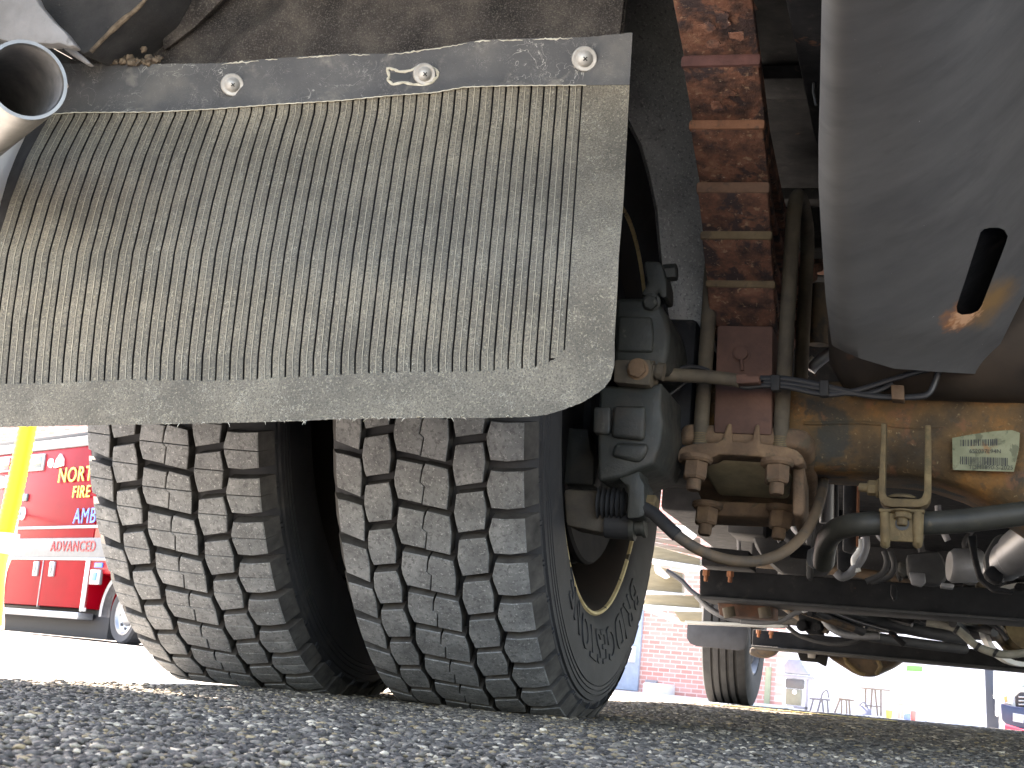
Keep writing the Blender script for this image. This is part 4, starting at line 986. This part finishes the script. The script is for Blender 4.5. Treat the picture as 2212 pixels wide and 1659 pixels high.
fb('hoop_strap', [(2090, 1158), (2110, 1154), (2112, 1200), (2122, 1240), (2150, 1266), (2190, 1274), (2190, 1282), (2145, 1277), (2112, 1250), (2100, 1205)], 3.7, .05, m_black, .004)
sh0, sh1 = at(2150, 1232, 3.6), at(2290, 1120, 3.35); sd = (sh1 - sh0)
MB().lathe([(0, 0), (0, .032), (.05, .036), (.055, .044), (.09, .044), (.10, .050), (.40, .050), (.40, 0)], sh0, sd, (0, 0, 1), 36).build('drive_shaft', mat('bright_shaft', [(.3, (.16, .16, .17)), (.7, (.28, .28, .29))], 8, 5, .4, metal=.5), truck, ang=30)
fb('shaft_yoke', [(2124, 1200), (2148, 1158), (2172, 1150), (2176, 1170), (2150, 1205), (2165, 1235), (2150, 1250), (2128, 1236)], 3.55, .08, m_bgrey, .012)
fb('shaft_yoke', [(2120, 1236), (2150, 1215), (2172, 1240), (2168, 1262), (2140, 1256)], 3.52, .07, m_black, .012)
fb('mount_bolt', [(2034, 1258), (2062, 1262), (2058, 1272), (2030, 1268)], 4.0, .04, m_alu, .003)
line('stub_pipe', [(1708, 1190), (1752, 1194)], 3.0, .014, m_black)
MB().lathe([(0, 0), (0, .014), (.012, .017), (.02, .012), (.02, 0)], at(1774, 1206, 2.42), (-1, .1, 0), (0, 0, 1), 20).build('bar_end_cap', m_alu, truck)
# dark mass added as a backdrop, closing the view upward
k = MB(); k.rbox((-.74, 6.25, .37), (1.2, 6.9, 1.155), .02); k.build('dark_backdrop', m_black, truck)
k = MB(); k.rbox((-.95, 5.3, .66), (1.2, 8.2, 1.155), .02); k.build('dark_backdrop', m_black, truck)
k = MB(); k.solid([(-.62, 6.1, .47), (-.2, 6.1, .40), (.3, 6.1, .42), (.42, 6.1, .52), (.3, 6.1, .7), (-.6, 6.1, .7)], (0, .14, 0), .03); k.build('oil_pan', m_bgrey, truck)
for xx in (-.55, -.25, .05, .35): MB().hexnut((xx, 6.24, .43), (0, -1, 0), .022, .03, flange=1.3).build('bolt', m_bgrey, truck)
for j, (za, zc_) in enumerate(((.50, .46), (.56, .50), (.45, .52))): MB().tube(spline([V((-.7, 5.95 + .05 * j, za)), V((-.3, 5.9, za - .02)), V((.1, 5.95, zc_)), V((.5, 6.0, zc_ + .02)), V((1.1, 6.0, zc_))], 6), .014 + .006 * j, 10).build('coolant_line', (m_bgrey, m_hose, m_wire)[j], truck)
k = MB(); k.rbox((-.62, 3.9, .66), (1.0, 5.0, 1.155), .02); k.build('transfer_case', m_black, truck)
k = MB(); k.rbox((-.14, 2.75, .62), (.55, 3.6, 1.155), .04); k.build('pump_housing', m_black, truck)
for y in (1.3, 3.35, 4.4, 5.8):
    k = MB(); k.rbox((-.13, y, .86), (.63, y + .12, 1.15), .006); k.build('cross_member', m_black, truck)

random.seed(21)
for i in range(26):       # assorted hoses and conduits running forward between the beams
    x0 = random.uniform(1640, 2180); y0 = random.uniform(1296, 1330); x1 = x0 + random.uniform(30, 160); y1 = y0 + random.uniform(8, 58)
    Y = random.uniform(4.8, 6.0)
    line('hose_run', [(x0, y0 + .075 * (x0 - 1750)), ((x0 + x1) / 2 + random.uniform(-15, 15), (y0 + y1) / 2 + .075 * (x0 - 1750) + random.uniform(-4, 10)), (x1, y1 + .075 * (x1 - 1750))], Y, random.uniform(.006, .016), random.choice([m_wire, m_wire, m_bgrey, m_black, m_hose]), Y + random.uniform(-.2, .5))
for i in range(24):       # small housings, clips and brackets above the near beam
    x0 = random.uniform(1860, 2200); y0 = random.uniform(1170, 1262) + .07 * (x0 - 1900); w_, h_ = random.uniform(12, 46), random.uniform(10, 34)
    MB().cast([(x0, y0), (x0 + w_, y0 + random.uniform(-4, 6)), (x0 + w_ * random.uniform(.7, 1.1), y0 + h_), (x0 + w_ * .4, y0 + h_ * 1.2), (x0 - w_ * .1, y0 + h_ * .8)], random.uniform(4.15, 5.2), random.uniform(.04, .16), .006).build('small_housing', random.choice([m_black, m_black, m_bgrey, m_cast, m_rod]), truck)
for i in range(10):
    x0 = random.uniform(1560, 2150); y0 = random.uniform(1130, 1230)
    line('hose_run', [(x0, y0 - 40), (x0 + random.uniform(-20, 20), y0), (x0 + random.uniform(-10, 60), y0 + 36)], random.uniform(4.2, 5.4), random.uniform(.006, .012), random.choice([m_wire, m_bgrey, m_alu]))

# ---- front wheel with its small flap
fw = V((-1.055, 8.45, .49)); hw = .108
pf = []
for u in np.linspace(-hw, hw, 45):
    gdeep = 0
    for gx in (-.062, -.022, .020, .060):
        if abs(u - gx) < .0065: gdeep = .013
    pf.append((u, .498 - .006 * (u / hw) ** 2 - gdeep))
pf = [(-hw - .006, .33), (-hw - .018, .40), (-hw - .012, .46), (-hw - .004, .482)] + pf + [(hw + .004, .482), (hw + .012, .46), (hw + .018, .40), (hw + .006, .33), (hw - .02, .31)]
ft = MB().lathe(pf, fw, (1, 0, 0), (0, -1, 0), 80, fn=lambda p: V((p.x, p.y, max(p.z, .002)))).build('steer_tyre', mat('road_tyre_rubber', [(.3, (.018, .018, .018)), (.7, (.04, .039, .038))], 18, 6, .85), truck, ang=25)
tag(ft, 'ribbed front tyre far ahead under the cab')
MB().lathe([(hw, .325), (hw + .004, .318), (hw - .02, .30), (-.02, .28), (-.04, .12), (-.04, 0)], fw, (1, 0, 0), (0, -1, 0), 48).build('steer_rim', m_alu, ft)
fbk = [(1484, 1352), (1487, 1345), (1500, 1343), (1600, 1348), (1612, 1352), (1616, 1362), (1613, 1392), (1608, 1402), (1596, 1405), (1505, 1396), (1490, 1390), (1483, 1378)]
fb('small_mud_flap', fbk, 7.75, .012, mat('smooth_black_flap', [(.3, (.022, .023, .026)), (.7, (.045, .046, .05))], 12, 7, .7), .003)
fb('steering_knuckle', [(1594, 1390), (1622, 1392), (1618, 1430), (1606, 1436), (1606, 1446), (1590, 1448)], 8.3, .2, m_black, .02)

# ---- tan boarding steps ahead of the rear wheel
def step(pts, Y, name='boarding_step', mt=m_tan_step):
    return fb(name, pts, Y, .10, mt, .003)
s1 = step([(1404, 1176), (1512, 1206), (1512, 1226), (1404, 1208)], 9.2)
s2 = step([(1392, 1214), (1474, 1238), (1473, 1282), (1388, 1276)], 9.1)
s3 = step([(1396, 1284), (1511, 1286), (1511, 1316), (1388, 1310)], 9.0)
s4 = step([(1455, 1320), (1560, 1322), (1640, 1350), (1470, 1343)], 8.8)
for sp_, pts, Y in ((s1, [(1400, 1205), (1512, 1222), (1512, 1230), (1400, 1212)], 9.18), (s2, [(1386, 1274), (1474, 1281), (1474, 1287), (1386, 1281)], 9.08), (s3, [(1384, 1305), (1512, 1314), (1512, 1320), (1384, 1313)], 8.98)):
    MB().solid([at(x, y, Y) for x, y in pts], (0, .12, 0), .003).build('step_nosing', m_white, sp_)
fb('step_stringer', [(1381, 1306), (1402, 1310), (1474, 1340), (1472, 1348), (1458, 1346), (1384, 1314)], 8.9, .05, m_white, .003)
for j in range(5):
    fb('bed_plank', [(1405, 1126 + j * 11), (1512, 1134 + j * 14), (1512, 1145 + j * 14), (1404, 1135 + j * 11)], 9.6, .03, m_wood, .002)
fb('white_tray', [(1437, 1130), (1500, 1140), (1500, 1156), (1488, 1166), (1462, 1160), (1444, 1148)], 9.4, .1, m_white, .01)
line('step_hose', [(1440, 1232), (1470, 1252), (1492, 1275), (1512, 1290)], 8.7, .014, m_wire)
fb('step_handle', [(1412, 1222), (1424, 1224), (1446, 1246), (1436, 1250), (1416, 1238)], 9.0, .05, m_white, .006)

# ================================================================== AMBULANCE
m_red = mat('red_vehicle_paint', [(.3, (.17, .0002, .004)), (.7, (.21, .0004, .006))], 3, 4, .35, spec=.08)
m_yell = flat('yellow_lettering', (.75, .62, .06), .5, v=.04)
m_blue = flat('blue_lettering', (.04, .16, .62), .5, v=.04)
m_chrome = flat('chrome_trim', (.26, .27, .28), .35, metal=.6)
m_redlens = flat('red_lens', (.7, .01, .02), .15, coat=.8)
m_tyre2 = flat('car_tyre', (.03, .03, .032), .8)
m_dark = flat('dark_gap', (.012, .013, .016), .7)
m_glass = flat('dark_window', (.05, .075, .08), .08, spec=.8)
ao = V((-10.15, 18.0, -.02)); au = V((.8366, -.5478, 0)); an = V((-.5478, -.8366, 0))
AM = Matrix(((au.x, -an.x, 0, ao.x), (au.y, -an.y, 0, ao.y), (au.z, -an.z, 1, ao.z), (0, 0, 0, 1)))
amb = thing('ambulance', 'red and white ambulance with yellow lettering parked beyond the outer tyre', 'ambulance', AM)
def ab(name, lo, hi, mt, parent=None, bev=.01): return local(name, MB().rbox(lo, hi, bev), mt, parent or amb)
ab('body', (-6.2, .02, .42), (-1.08, 2.3, 2.66), m_red)
k = MB(); k.solid([(-1.08, .02, .88), (-1.08, .02, 2.66), (.35, .02, 2.62), (.9, .02, 1.9), (2.3, .02, 1.45), (2.5, .02, .95), (2.5, .02, .5), (.48, .02, .5), (.42, .02, .70), (.22, .02, .86), (0, .02, .90), (-.25, .02, .88)], (0, 2.2, 0), .04)
local('cab', k, m_red, amb)
ab('roof_rail', (-6.2, -.01, 2.66), (.3, 2.3, 2.80), flat('silver_roof_rail', (.16, .165, .17), .5))
ab('reflective_stripe', (-6.2, .0, 1.10), (-.3, .05, 1.37), flat('grey_white_stripe', (.12, .123, .124), .5))
ab('stripe_line', (-6.2, -.004, 1.06), (-.3, .05, 1.10), m_chrome)
ab('rub_rail', (-6.2, -.03, .27), (-1.12, .2, .36), m_chrome)
ab('belt_moulding', (-6.2, -.008, 1.50), (-.9, .05, 1.54), m_chrome)
ab('chassis_shade', (-6.2, .25, .03), (-.75, 2.2, .42), m_dark)  # dark box lowered near the ground to stand for the shade beneath
for x in (-2.5, -3.7): ab('door_seam', (x - .008, .008, .40), (x + .008, .06, 1.06), m_chrome, bev=.003)
ab('door_edge', (-1.14, -.006, .38), (-1.08, .06, 1.06), m_white, bev=.004)
for x in (-2.69, -2.17):
    h = ab('door_handle', (x - .075, -.012, .83), (x + .075, .05, 1.04), m_chrome)
    ab('latch', (x - .03, -.02, .87), (x + .03, .03, 1.0), m_glass, h)
wv_ = ab('window', (-3.66, -.01, 2.36), (-2.93, .05, 2.61), m_chrome); ab('pane', (-3.61, -.016, 2.40), (-2.98, .03, 2.57), m_glass, wv_)
rl = ab('warning_light', (-4.6, -.02, 2.38), (-3.98, .06, 2.62), m_chrome); ab('lens', (-4.56, -.05, 2.41), (-4.03, .03, 2.59), m_redlens, rl)
for x in (-4.35, -4.08): ab('marker_lamp', (x - .09, -.03, 2.14), (x + .07, .04, 2.32), m_white)
k = MB().lathe([(0, 0), (0, .07), (-.03, .06), (-.04, 0)], (-2.72, .02, 2.46), (0, 1, 0), (0, 0, 1), 20); local('marker_lamp', k, m_white, amb)
k = MB(); k.solid([(-2.56, -.02, 2.38), (-2.28, -.02, 2.40), (-2.30, -.02, 2.50), (-2.40, -.02, 2.58), (-2.50, -.02, 2.50)], (0, .04, 0), .008); local('mirror_badge', k, m_white, amb)
k = MB().lathe([(-.02, 0), (-.02, .09), (.02, .10), (.02, 0)], (-3.45, .0, 1.74), (0, 1, 0), (0, 0, 1), 20); pp = local('power_socket', k, m_white, amb)
ab('inlet', (-3.47, -.03, 1.70), (-3.42, .01, 1.77), m_glass, pp, .004)
ab('socket_plate', (-3.47, -.01, 1.92), (-3.33, .03, 2.03), m_glass)
fu = ab('fuel_door', (-.97, -.01, .74), (-.68, .04, .94), m_chrome); ab('fuel_cap', (-.89, -.02, .79), (-.76, .02, .90), m_blue, fu)
ab('star_decal', (-.90, .005, .97), (-.68, .03, 1.03), m_blue, bev=.003)
k = MB()
for i in range(17):
    pass
k.lathe([(-.02, .50), (-.03, .55), (.1, .56), (.1, .50)], (0, .02, .37), (0, 1, 0), (-1, 0, 0), 24, a0=R_(-5), a1=R_(185))
local('wheel_arch_trim', k, m_alu, amb)
k = MB().lathe([(.02, .25), (.0, .29), (-.01, .34), (.02, .365), (.22, .365), (.25, .30)], (0, .06, .365), (0, 1, 0), (0, 0, 1), 48); wt = local('wheel', k, m_tyre2, amb)
k = MB().lathe([(.0, .255), (-.005, .235), (.03, .21), (.05, .14), (.0, .10), (-.02, .06), (-.02, 0)], (0, .07, .365), (0, 1, 0), (0, 0, 1), 40); local('rim', k, m_chrome, wt)
for i in range(8):
    a = i * math.pi / 4; k = MB().lathe([(0, 0), (0, .022), (-.004, .022), (-.004, 0)], (.165 * math.cos(a), .105, .365 + .165 * math.sin(a)), (0, 1, 0), (0, 0, 1), 12); local('rim_hole', k, m_dark, wt)
k = MB(); k.solid([(-.75, .02, .40), (-.5, .02, .88), (.5, .02, .88), (.5, .30, .88), (.5, .30, .1), (-.75, .30, .1)], (0, .02, 0), .004)
ab('wheel_well', (-.72, .32, .3), (.6, .5, .88), m_dark)
def amb_text(s, x, z, size, mt, sx=1.0):
    me = text_mesh(s, size, .004, 0, 1.12, 'LEFT'); me.transform(Matrix.Translation((x, -.008, z)) @ Matrix.Rotation(R_(90), 4, 'X') @ Matrix.Diagonal((sx, 1, 1, 1)))
    me.materials.append(mt); o = bpy.data.objects.new('lettering', me); COL.objects.link(o); o.parent = amb
amb_text('NORTH', -2.38, 2.25, .30, m_yell, 1.2); amb_text('FIRE', -1.85, 2.0, .24, m_yell, 1.15); amb_text('AMBULANCE', -1.70, 1.66, .30, m_blue, 1.05); amb_text('ADVANCED', -2.29, 1.245, .21, flat('red_lettering', (.45, .002, .01), .5), 1.12)
# ladder rack on the roof
k = MB(); k.rbox((-6.0, .4, 2.86), (.2, .5, 2.98), .01); local('roof_rack', k, m_dark, amb)

# yellow exhaust hose hanging beside the ambulance, and its power lead
m_hosey = flat('yellow_hose', (.80, .62, .0), .5, v=.03)
hy = thing('exhaust_hose', 'yellow ribbed exhaust hose hanging in front of the red ambulance', 'hose', Matrix.Translation(at(5, 1345, 9.0)))
pth = spline([at(75, 840, 9.0), at(58, 930, 9.0), at(38, 1030, 9.0), at(18, 1120, 9.0), at(9, 1160, 9.0)], 16); rs = [.066 + .006 * (i % 2) for i in range(len(pth))]
MB().tube(pth, [r * .86 for r in rs], 20).build('ribbed_hose', m_hosey, hy, ang=70)
MB().tube([at(10, 1152, 9.0), at(9, 1160, 9.0), at(8.9, 1160.5, 9), at(2, 1195, 9.0)], [.10, .10, .07, .06], 24).build('cuff', flat('grey_cuff', (.28, .30, .36), .6), hy, ang=30)
MB().tube(spline([at(3, 1190, 9), at(-6, 1250, 9.0), at(-10, 1320, 9.0), at(-12, 1352, 9)], 6), .05, 16).build('hose_tail', flat('yellow_green_hose', (.55, .60, .05), .5), hy)
ld = thing('power_lead', 'orange power lead hanging down from the ambulance socket', 'cable', Matrix.Translation((0, 0, 0)))
MB().tube(spline([AM @ V((-3.45, -.05, 1.74)), at(30, 1180, 15), at(12, 1235, 13), at(5, 1290, 11), at(6, 1345, 10), at(4, 1362, 9.6)], 8), .014, 8).build('lead', flat('orange_cable', (.75, .42, .22), .6), ld)

# ================================================================== BACKGROUND
m_brick = bpy.data.materials.new('red_brick_wall'); m_brick.use_nodes = True
t = m_brick.node_tree; b = t.nodes['Principled BSDF']; br = t.nodes.new('ShaderNodeTexBrick'); tc = t.nodes.new('ShaderNodeTexCoord'); mp = t.nodes.new('ShaderNodeMapping')
mp.inputs['Rotation'].default_value = (R_(90), 0, 0)
br.inputs['Color1'].default_value = (.43, .19, .155, 1); br.inputs['Color2'].default_value = (.52, .27, .23, 1); br.inputs['Mortar'].default_value = (.56, .42, .37, 1)
br.inputs['Scale'].default_value = 1; br.inputs['Brick Width'].default_value = .215; br.inputs['Row Height'].default_value = .075; br.inputs['Mortar Size'].default_value = .009
t.links.new(tc.outputs['Object'], mp.inputs[0]); t.links.new(mp.outputs[0], br.inputs['Vector']); t.links.new(br.outputs['Color'], b.inputs['Base Color']); b.inputs['Roughness'].default_value = .9
m_wall = flat('white_render', (.78, .78, .76), .8, v=.03)
m_conc = mat('pale_concrete', [(.3, (.42, .41, .38)), (.7, (.55, .54, .5))], 2, 6, .9)
def wpt(x, Y): p = at(x, 1500, Y); return p.x
e0_, e1_ = at(1250, 1500, 26.6), at(1674, 1500, 25.4); e0_.z = e1_.z = 0
ud = (e1_ - e0_).normalized(); nd = V((ud.y, -ud.x, 0))
if nd.y > 0: nd = -nd
BMx = Matrix(((ud.x, -nd.x, 0, e1_.x), (ud.y, -nd.y, 0, e1_.y), (0, 0, 1, 0), (0, 0, 0, 1)))
bb = thing('brick_building', 'red brick building with a slate blue door behind the front wheel', 'building', BMx)
def bq_(x, y):           # where a sight line meets the wall: (along, height)
    d = ray(x, y); k_ = (e1_ - CC).dot(nd) / d.dot(nd); p_ = CC + d * k_ - e1_; return p_.dot(ud), p_.z + 0
def wl(name, x0, x1, z0, z1, mt, parent=None, out=.05, bev=.01): return local(name, MB().rbox((x0, -out, z0), (x1, .1, z1), bev), mt, parent or bb)
k = MB(); k.box((-45, 0, -.6), (0, .3, 6.0)); local('wall', k, m_brick, bb, smooth=False)
xd0, xd1 = bq_(1322, 1400)[0], bq_(1386, 1400)[0]
dr = wl('door', xd0 - .6, xd1, -.05, 2.6, flat('slate_blue_door', (.27, .32, .39), .5))
wl('door_handle', bq_(1364, 1400)[0], bq_(1377, 1400)[0], bq_(1370, 1431)[1], bq_(1370, 1397)[1], m_white, dr, .12)
wl('vent', bq_(1396, 1470)[0], bq_(1421, 1470)[0], bq_(1408, 1484)[1], bq_(1408, 1469)[1], m_alu)
wl('planter_box', bq_(1418, 1490)[0], bq_(1458, 1490)[0], -.10, bq_(1440, 1478)[1], m_gwhite, None, .5, .04)
wl('moss_strip', bq_(1652, 1500)[0], bq_(1664, 1500)[0], -.10, bq_(1656, 1440)[1], flat('mossy_green', (.30, .31, .20), .9), None, .03)
wl('concrete_footing', -44, .3, -.6, -.06, m_conc, None, 1.2, .02)
wbld = thing('white_building', 'plain sunlit white building behind the patio tables', 'building', Matrix.Translation((0, 44, 0)))
k = MB(); k.box((-30, 44, -.6), (14, 52, 7)); k.build('wall', m_wall, wbld, smooth=False)
gs = thing('green_sign', 'small green and white sign on the white building above the tables', 'sign', Matrix.Translation(at(1975, 1440, 43.9)))
k = MB(); k.solid([at(x, y, 43.8) for x, y in [(1958, 1418), (1994, 1420), (1993, 1451), (1957, 1448)]], (0, .06, 0), .01); k.build('board', m_white, gs)
for y0, y1 in ((1419, 1428), (1437, 1450)):
    k = MB(); k.solid([at(x, y, 43.78) for x, y in [(1959, y0), (1993, y0 + 2), (1992, y1 + 1), (1958, y1 - 1)]], (0, .03, 0), .005); k.build('green_panel', flat('leaf_green', (.16, .42, .10), .6), gs)

# barbecue
PY = 36.0
def far(x, y, Y=PY): return at(x, y, Y)
gz = lambda x, Y=PY: zg(far(x, 1540, Y).x, Y)
m_grill = flat('grey_barbecue', (.20, .22, .26), .45, metal=.3); m_gdark = flat('dark_barbecue', (.07, .075, .08), .5)
def wx(x, Y=PY): return far(x, 1535, Y).x
def hz(x, y, Y=PY): return far(x, y, Y).z
bq = thing('barbecue_grill', 'grey barbecue grill with sloping lid beside the brick wall', 'grill', Matrix.Translation((wx(1715), PY, gz(1715))))
x0, x1 = wx(1693), wx(1744); g0 = gz(1715); zt = hz(1715, 1458)
k = MB(); k.solid([(x0 - .05, PY, zt + .02), (x1 + .03, PY, zt + .02), (x1 - .08, PY, zt + .12), (x0 + .3, PY, zt + .36), (x0 + .02, PY, zt + .36), (x0 - .06, PY, zt + .2)], (0, .5, 0), .03); k.build('lid', m_grill, bq)
MB().rbox((x0 - .2, PY - .02, zt - .08), (x1 + .1, PY + .5, zt), .01).build('shelf', m_grill, bq)
MB().rbox((x0, PY, zt - .3), (x1 - .12, PY + .45, zt - .09), .03).build('firebox', m_gdark, bq)
MB().rbox((x0 + .02, PY + .02, g0 + .1), (x1 - .16, PY + .42, zt - .31), .02).build('cabinet', flat('khaki_cabinet', (.16, .17, .13), .5), bq)
for xx in (x0 - .16, x1 - .06): 
    MB().rbox((xx, PY, g0), (xx + .06, PY + .06, zt - .08), .005).build('leg', m_grill, bq)
MB().rbox((x0 - .16, PY, g0 + .03), (x1, PY + .4, g0 + .09), .01).build('base_rail', m_grill, bq)
MB().lathe([(0, 0), (0, .05), (.03, .05), (.03, 0)], (x0 + .22, PY - .02, zt - .38), (0, -1, 0), (0, 0, 1), 16).build('knob', m_white, bq)
# chair, stool, tables
m_furn = flat('dark_patio_metal', (.10, .105, .12), .5); m_furn2 = flat('brown_patio_metal', (.13, .11, .09), .6)
def stick(mb, x0, y0, x1, y1, Y, r=.022, dy=0): mb.tube([far(x0, y0, Y), far(x1, y1, Y + dy)], r, 8)
ch = thing('patio_chair', 'dark metal patio chair with arched back next to the grill', 'chair', Matrix.Translation((wx(1770), PY, gz(1770))))
k = MB(); k.tube(spline([far(x, y) for x, y in [(1773, 1513), (1776, 1500), (1782, 1492), (1788, 1494), (1790, 1508)]], 5), .02, 8); k.build('backrest', m_furn, ch)
k = MB(); k.solid([far(x, y) for x, y in [(1748, 1507), (1792, 1510), (1792, 1514), (1748, 1511)]], (0, .4, 0), .01); k.build('seat', m_furn, ch)
for a, c in ((1757, 1750), (1773, 1766), (1787, 1789), (1776, 1779)):
    k = MB(); stick(k, a, 1511, c, 1536 + (c - 1750) * .09, PY); k.build('leg', m_furn, ch)
so_ = thing('patio_stool', 'low dark stool standing between the chair and the tall table', 'stool', Matrix.Translation((wx(1823), PY, gz(1823))))
k = MB(); k.solid([far(x, y) for x, y in [(1811, 1507), (1844, 1511), (1844, 1515), (1812, 1512)]], (0, .35, 0), .01); k.build('seat', m_furn2, so_)
for a, c in ((1814, 1803), (1818, 1818), (1828, 1829), (1834, 1836)):
    k = MB(); stick(k, a, 1511, c, 1540 + (c - 1803) * .09, PY); k.build('leg', m_furn2, so_)
tt = thing('tall_table', 'tall narrow-legged bar table with thin round top in the middle of the patio', 'table', Matrix.Translation((wx(1887), PY, gz(1887))))
k = MB().lathe([(0, 0), (0, .37), (.035, .37), (.035, 0)], far(1886, 1488) + V((0, .2, -.02)), (0, 0, 1), (1, 0, 0), 28); k.build('table_top', m_furn2, tt)
for a, c in ((1870, 1870), (1884, 1880), (1890, 1896), (1903, 1903)):
    k = MB(); stick(k, a, 1489, c, 1544 + (c - 1870) * .1, PY); k.build('leg', m_furn2, tt)
k = MB(); stick(k, 1872, 1524, 1902, 1527, PY, .015); k.build('foot_rail', m_furn2, tt)
bgo = thing('duffel_bag', 'slumped dark bag lying under the tall table', 'bag', Matrix.Translation((wx(1862), PY - .3, gz(1862))))
MB().hull([far(x, y, PY - .3 + d) for x, y, d in [(1846, 1541, 0), (1850, 1528, .1), (1858, 1522, .1), (1868, 1529, .15), (1882, 1532, .1), (1884, 1546, 0), (1866, 1545, -.1), (1850, 1542, .3), (1880, 1545, .3)]], .02).build('bag_body', flat('slate_bag', (.13, .14, .19), .8), bgo, ang=60)
MB().tube(spline([far(1856, 1524, PY - .2), far(1864, 1517, PY - .2), far(1870, 1521, PY - .2), far(1874, 1530, PY - .2)], 5), .02, 8).build('handle', flat('slate_bag_strap', (.10, .11, .14), .8), bgo)
sb = thing('picnic_table', 'small wooden picnic table with benches right of the tall table', 'table', Matrix.Translation((wx(1947), PY, gz(1947))))
m_pic = flat('bleached_wood', (.42, .36, .30), .8)
for nm, pts in (('table_top', [(1934, 1509), (1960, 1511), (1960, 1515), (1934, 1513)]), ('bench', [(1918, 1507), (1931, 1508), (1931, 1515), (1919, 1514)]), ('bench', [(1963, 1513), (1983, 1514), (1982, 1519), (1964, 1518)]), ('post', [(1942, 1514), (1946, 1514), (1944, 1552), (1939, 1552)]), ('post', [(1947, 1514), (1952, 1514), (1951, 1553), (1946, 1553)]), ('cross_rail', [(1935, 1519), (1958, 1521), (1957, 1524), (1935, 1522)])):
    k = MB(); k.solid([far(x, y) for x, y in pts], (0, .3, 0), .01); k.build(nm, m_pic, sb)
rc = thing('cooler_box', 'red and blue cooler box below the picnic bench', 'cooler', Matrix.Translation((wx(1970), PY, gz(1970))))
k = MB(); k.solid([far(x, y) for x, y in [(1953, 1543), (1966, 1541), (1966, 1556), (1952, 1554)]], (0, .25, 0), .02); k.build('blue_box', flat('pale_blue_plastic', (.18, .28, .55), .5), rc)
k = MB(); k.solid([far(x, y) for x, y in [(1967, 1535), (1979, 1536), (1978, 1557), (1967, 1556)]], (0, .25, 0), .02); k.build('red_box', flat('faded_red_plastic', (.55, .16, .14), .5), rc)
yc = thing('yellow_bucket', 'tiny yellow bucket on the ground beside the picnic table', 'bucket', Matrix.Translation((wx(1920), PY, gz(1920))))
pc = far(1920, 1552); MB().lathe([(0, 0), (0, .06), (.18, .08), (.18, .07), (.02, .05)], pc, (0, 0, 1), (1, 0, 0), 18).build('bucket_body', flat('yellow_plastic', (.6, .56, .12), .5), yc)

# pickup truck nose at the far right
QY = 30.0
pk = thing('pickup_truck', 'white pickup truck with dark blue bumper at the right edge', 'pickup', Matrix.Translation((at(2200, 1580, QY).x, QY, zg(1.5, QY))))
def pkp(name, pts, Y, dep, mt, bev=.03, parent=None): return MB().solid([at(x, y, Y) for x, y in pts], (0, dep, 0), bev).build(name, mt, parent or pk)
pkp('body', [(2165, 1495), (2190, 1488), (2250, 1486), (2330, 1490), (2330, 1570), (2168, 1566), (2160, 1520)], QY + .1, 4.8, m_white, .05)
pkp('grille', [(2192, 1504), (2202, 1494), (2270, 1496), (2270, 1540), (2196, 1536)], QY, .12, m_dark, .02)
for i in range(4): pkp('grille_bar', [(2200, 1504 + i * 8), (2268, 1506 + i * 8), (2268, 1509 + i * 8), (2200, 1507 + i * 8)], QY - .03, .04, m_chrome, .004)
hl = pkp('headlight', [(2166, 1503), (2184, 1499), (2189, 1516), (2187, 1523), (2168, 1518)], QY + .02, .15, flat('headlamp_glass', (.7, .7, .7), .1), .02)
pkp('indicator', [(2168, 1505), (2176, 1502), (2177, 1516), (2170, 1517)], QY - .01, .05, flat('orange_lens', (.75, .20, .06), .3), .008, hl)
pkp('bumper', [(2161, 1518), (2190, 1526), (2330, 1540), (2330, 1588), (2180, 1572), (2164, 1556)], QY - .12, .3, flat('navy_bumper', (.012, .018, .05), .4), .04)
pl_ = pkp('number_plate', [(2188, 1540), (2212, 1544), (2211, 1562), (2188, 1558)], QY - .15, .03, flat('plate_grey', (.3, .32, .36), .4), .005)
pkp('wheel', [(2168, 1550), (2186, 1554), (2186, 1590), (2172, 1588)], QY + .3, .25, m_tyre2, .04)
pkp('windscreen', [(2200, 1486), (2230, 1466), (2330, 1468), (2330, 1490)], QY + 1.2, .1, m_glass, .02)
cn = thing('fallen_cone', 'red and white traffic cone lying in front of the pickup', 'cone', Matrix.Translation(at(2180, 1578, 29)))
c0, c1 = at(2162, 1573, 29), at(2214, 1582, 29); cx_ = c1 - c0
MB().lathe([(0, 0), (0, .10), (.06, .09), (.06, 0)], c0, cx_, (0, 0, 1), 20).build('white_collar', m_white, cn)
MB().lathe([(.06, 0), (.06, .09), (cx_.length, .04), (cx_.length, 0)], c0, cx_, (0, 0, 1), 20).build('cone_body', flat('signal_red', (.6, .03, .05), .5), cn)
ps = thing('door_post', 'dark vertical post with white fittings standing before the pickup', 'post', Matrix.Translation((at(2140, 1570, 24).x, 24, zg(.7, 24))))
k = MB(); k.solid([at(x, y, 24) for x, y in [(2126, 1420), (2146, 1422), (2146, 1508), (2160, 1512), (2158, 1575), (2132, 1574)]], (0, .12, 0), .01); k.build('post_body', flat('navy_black', (.025, .028, .04), .5), ps)
k = MB(); k.solid([at(x, y, 23.9) for x, y in [(2148, 1482), (2160, 1484), (2176, 1474), (2178, 1482), (2164, 1500), (2148, 1496)]], (0, .12, 0), .03); k.build('fitting', m_gwhite, ps)
k = MB(); k.solid([at(x, y, 23.9) for x, y in [(2150, 1500), (2166, 1504), (2162, 1520), (2156, 1550), (2150, 1545)]], (0, .12, 0), .02); k.build('fitting', m_gwhite, ps)
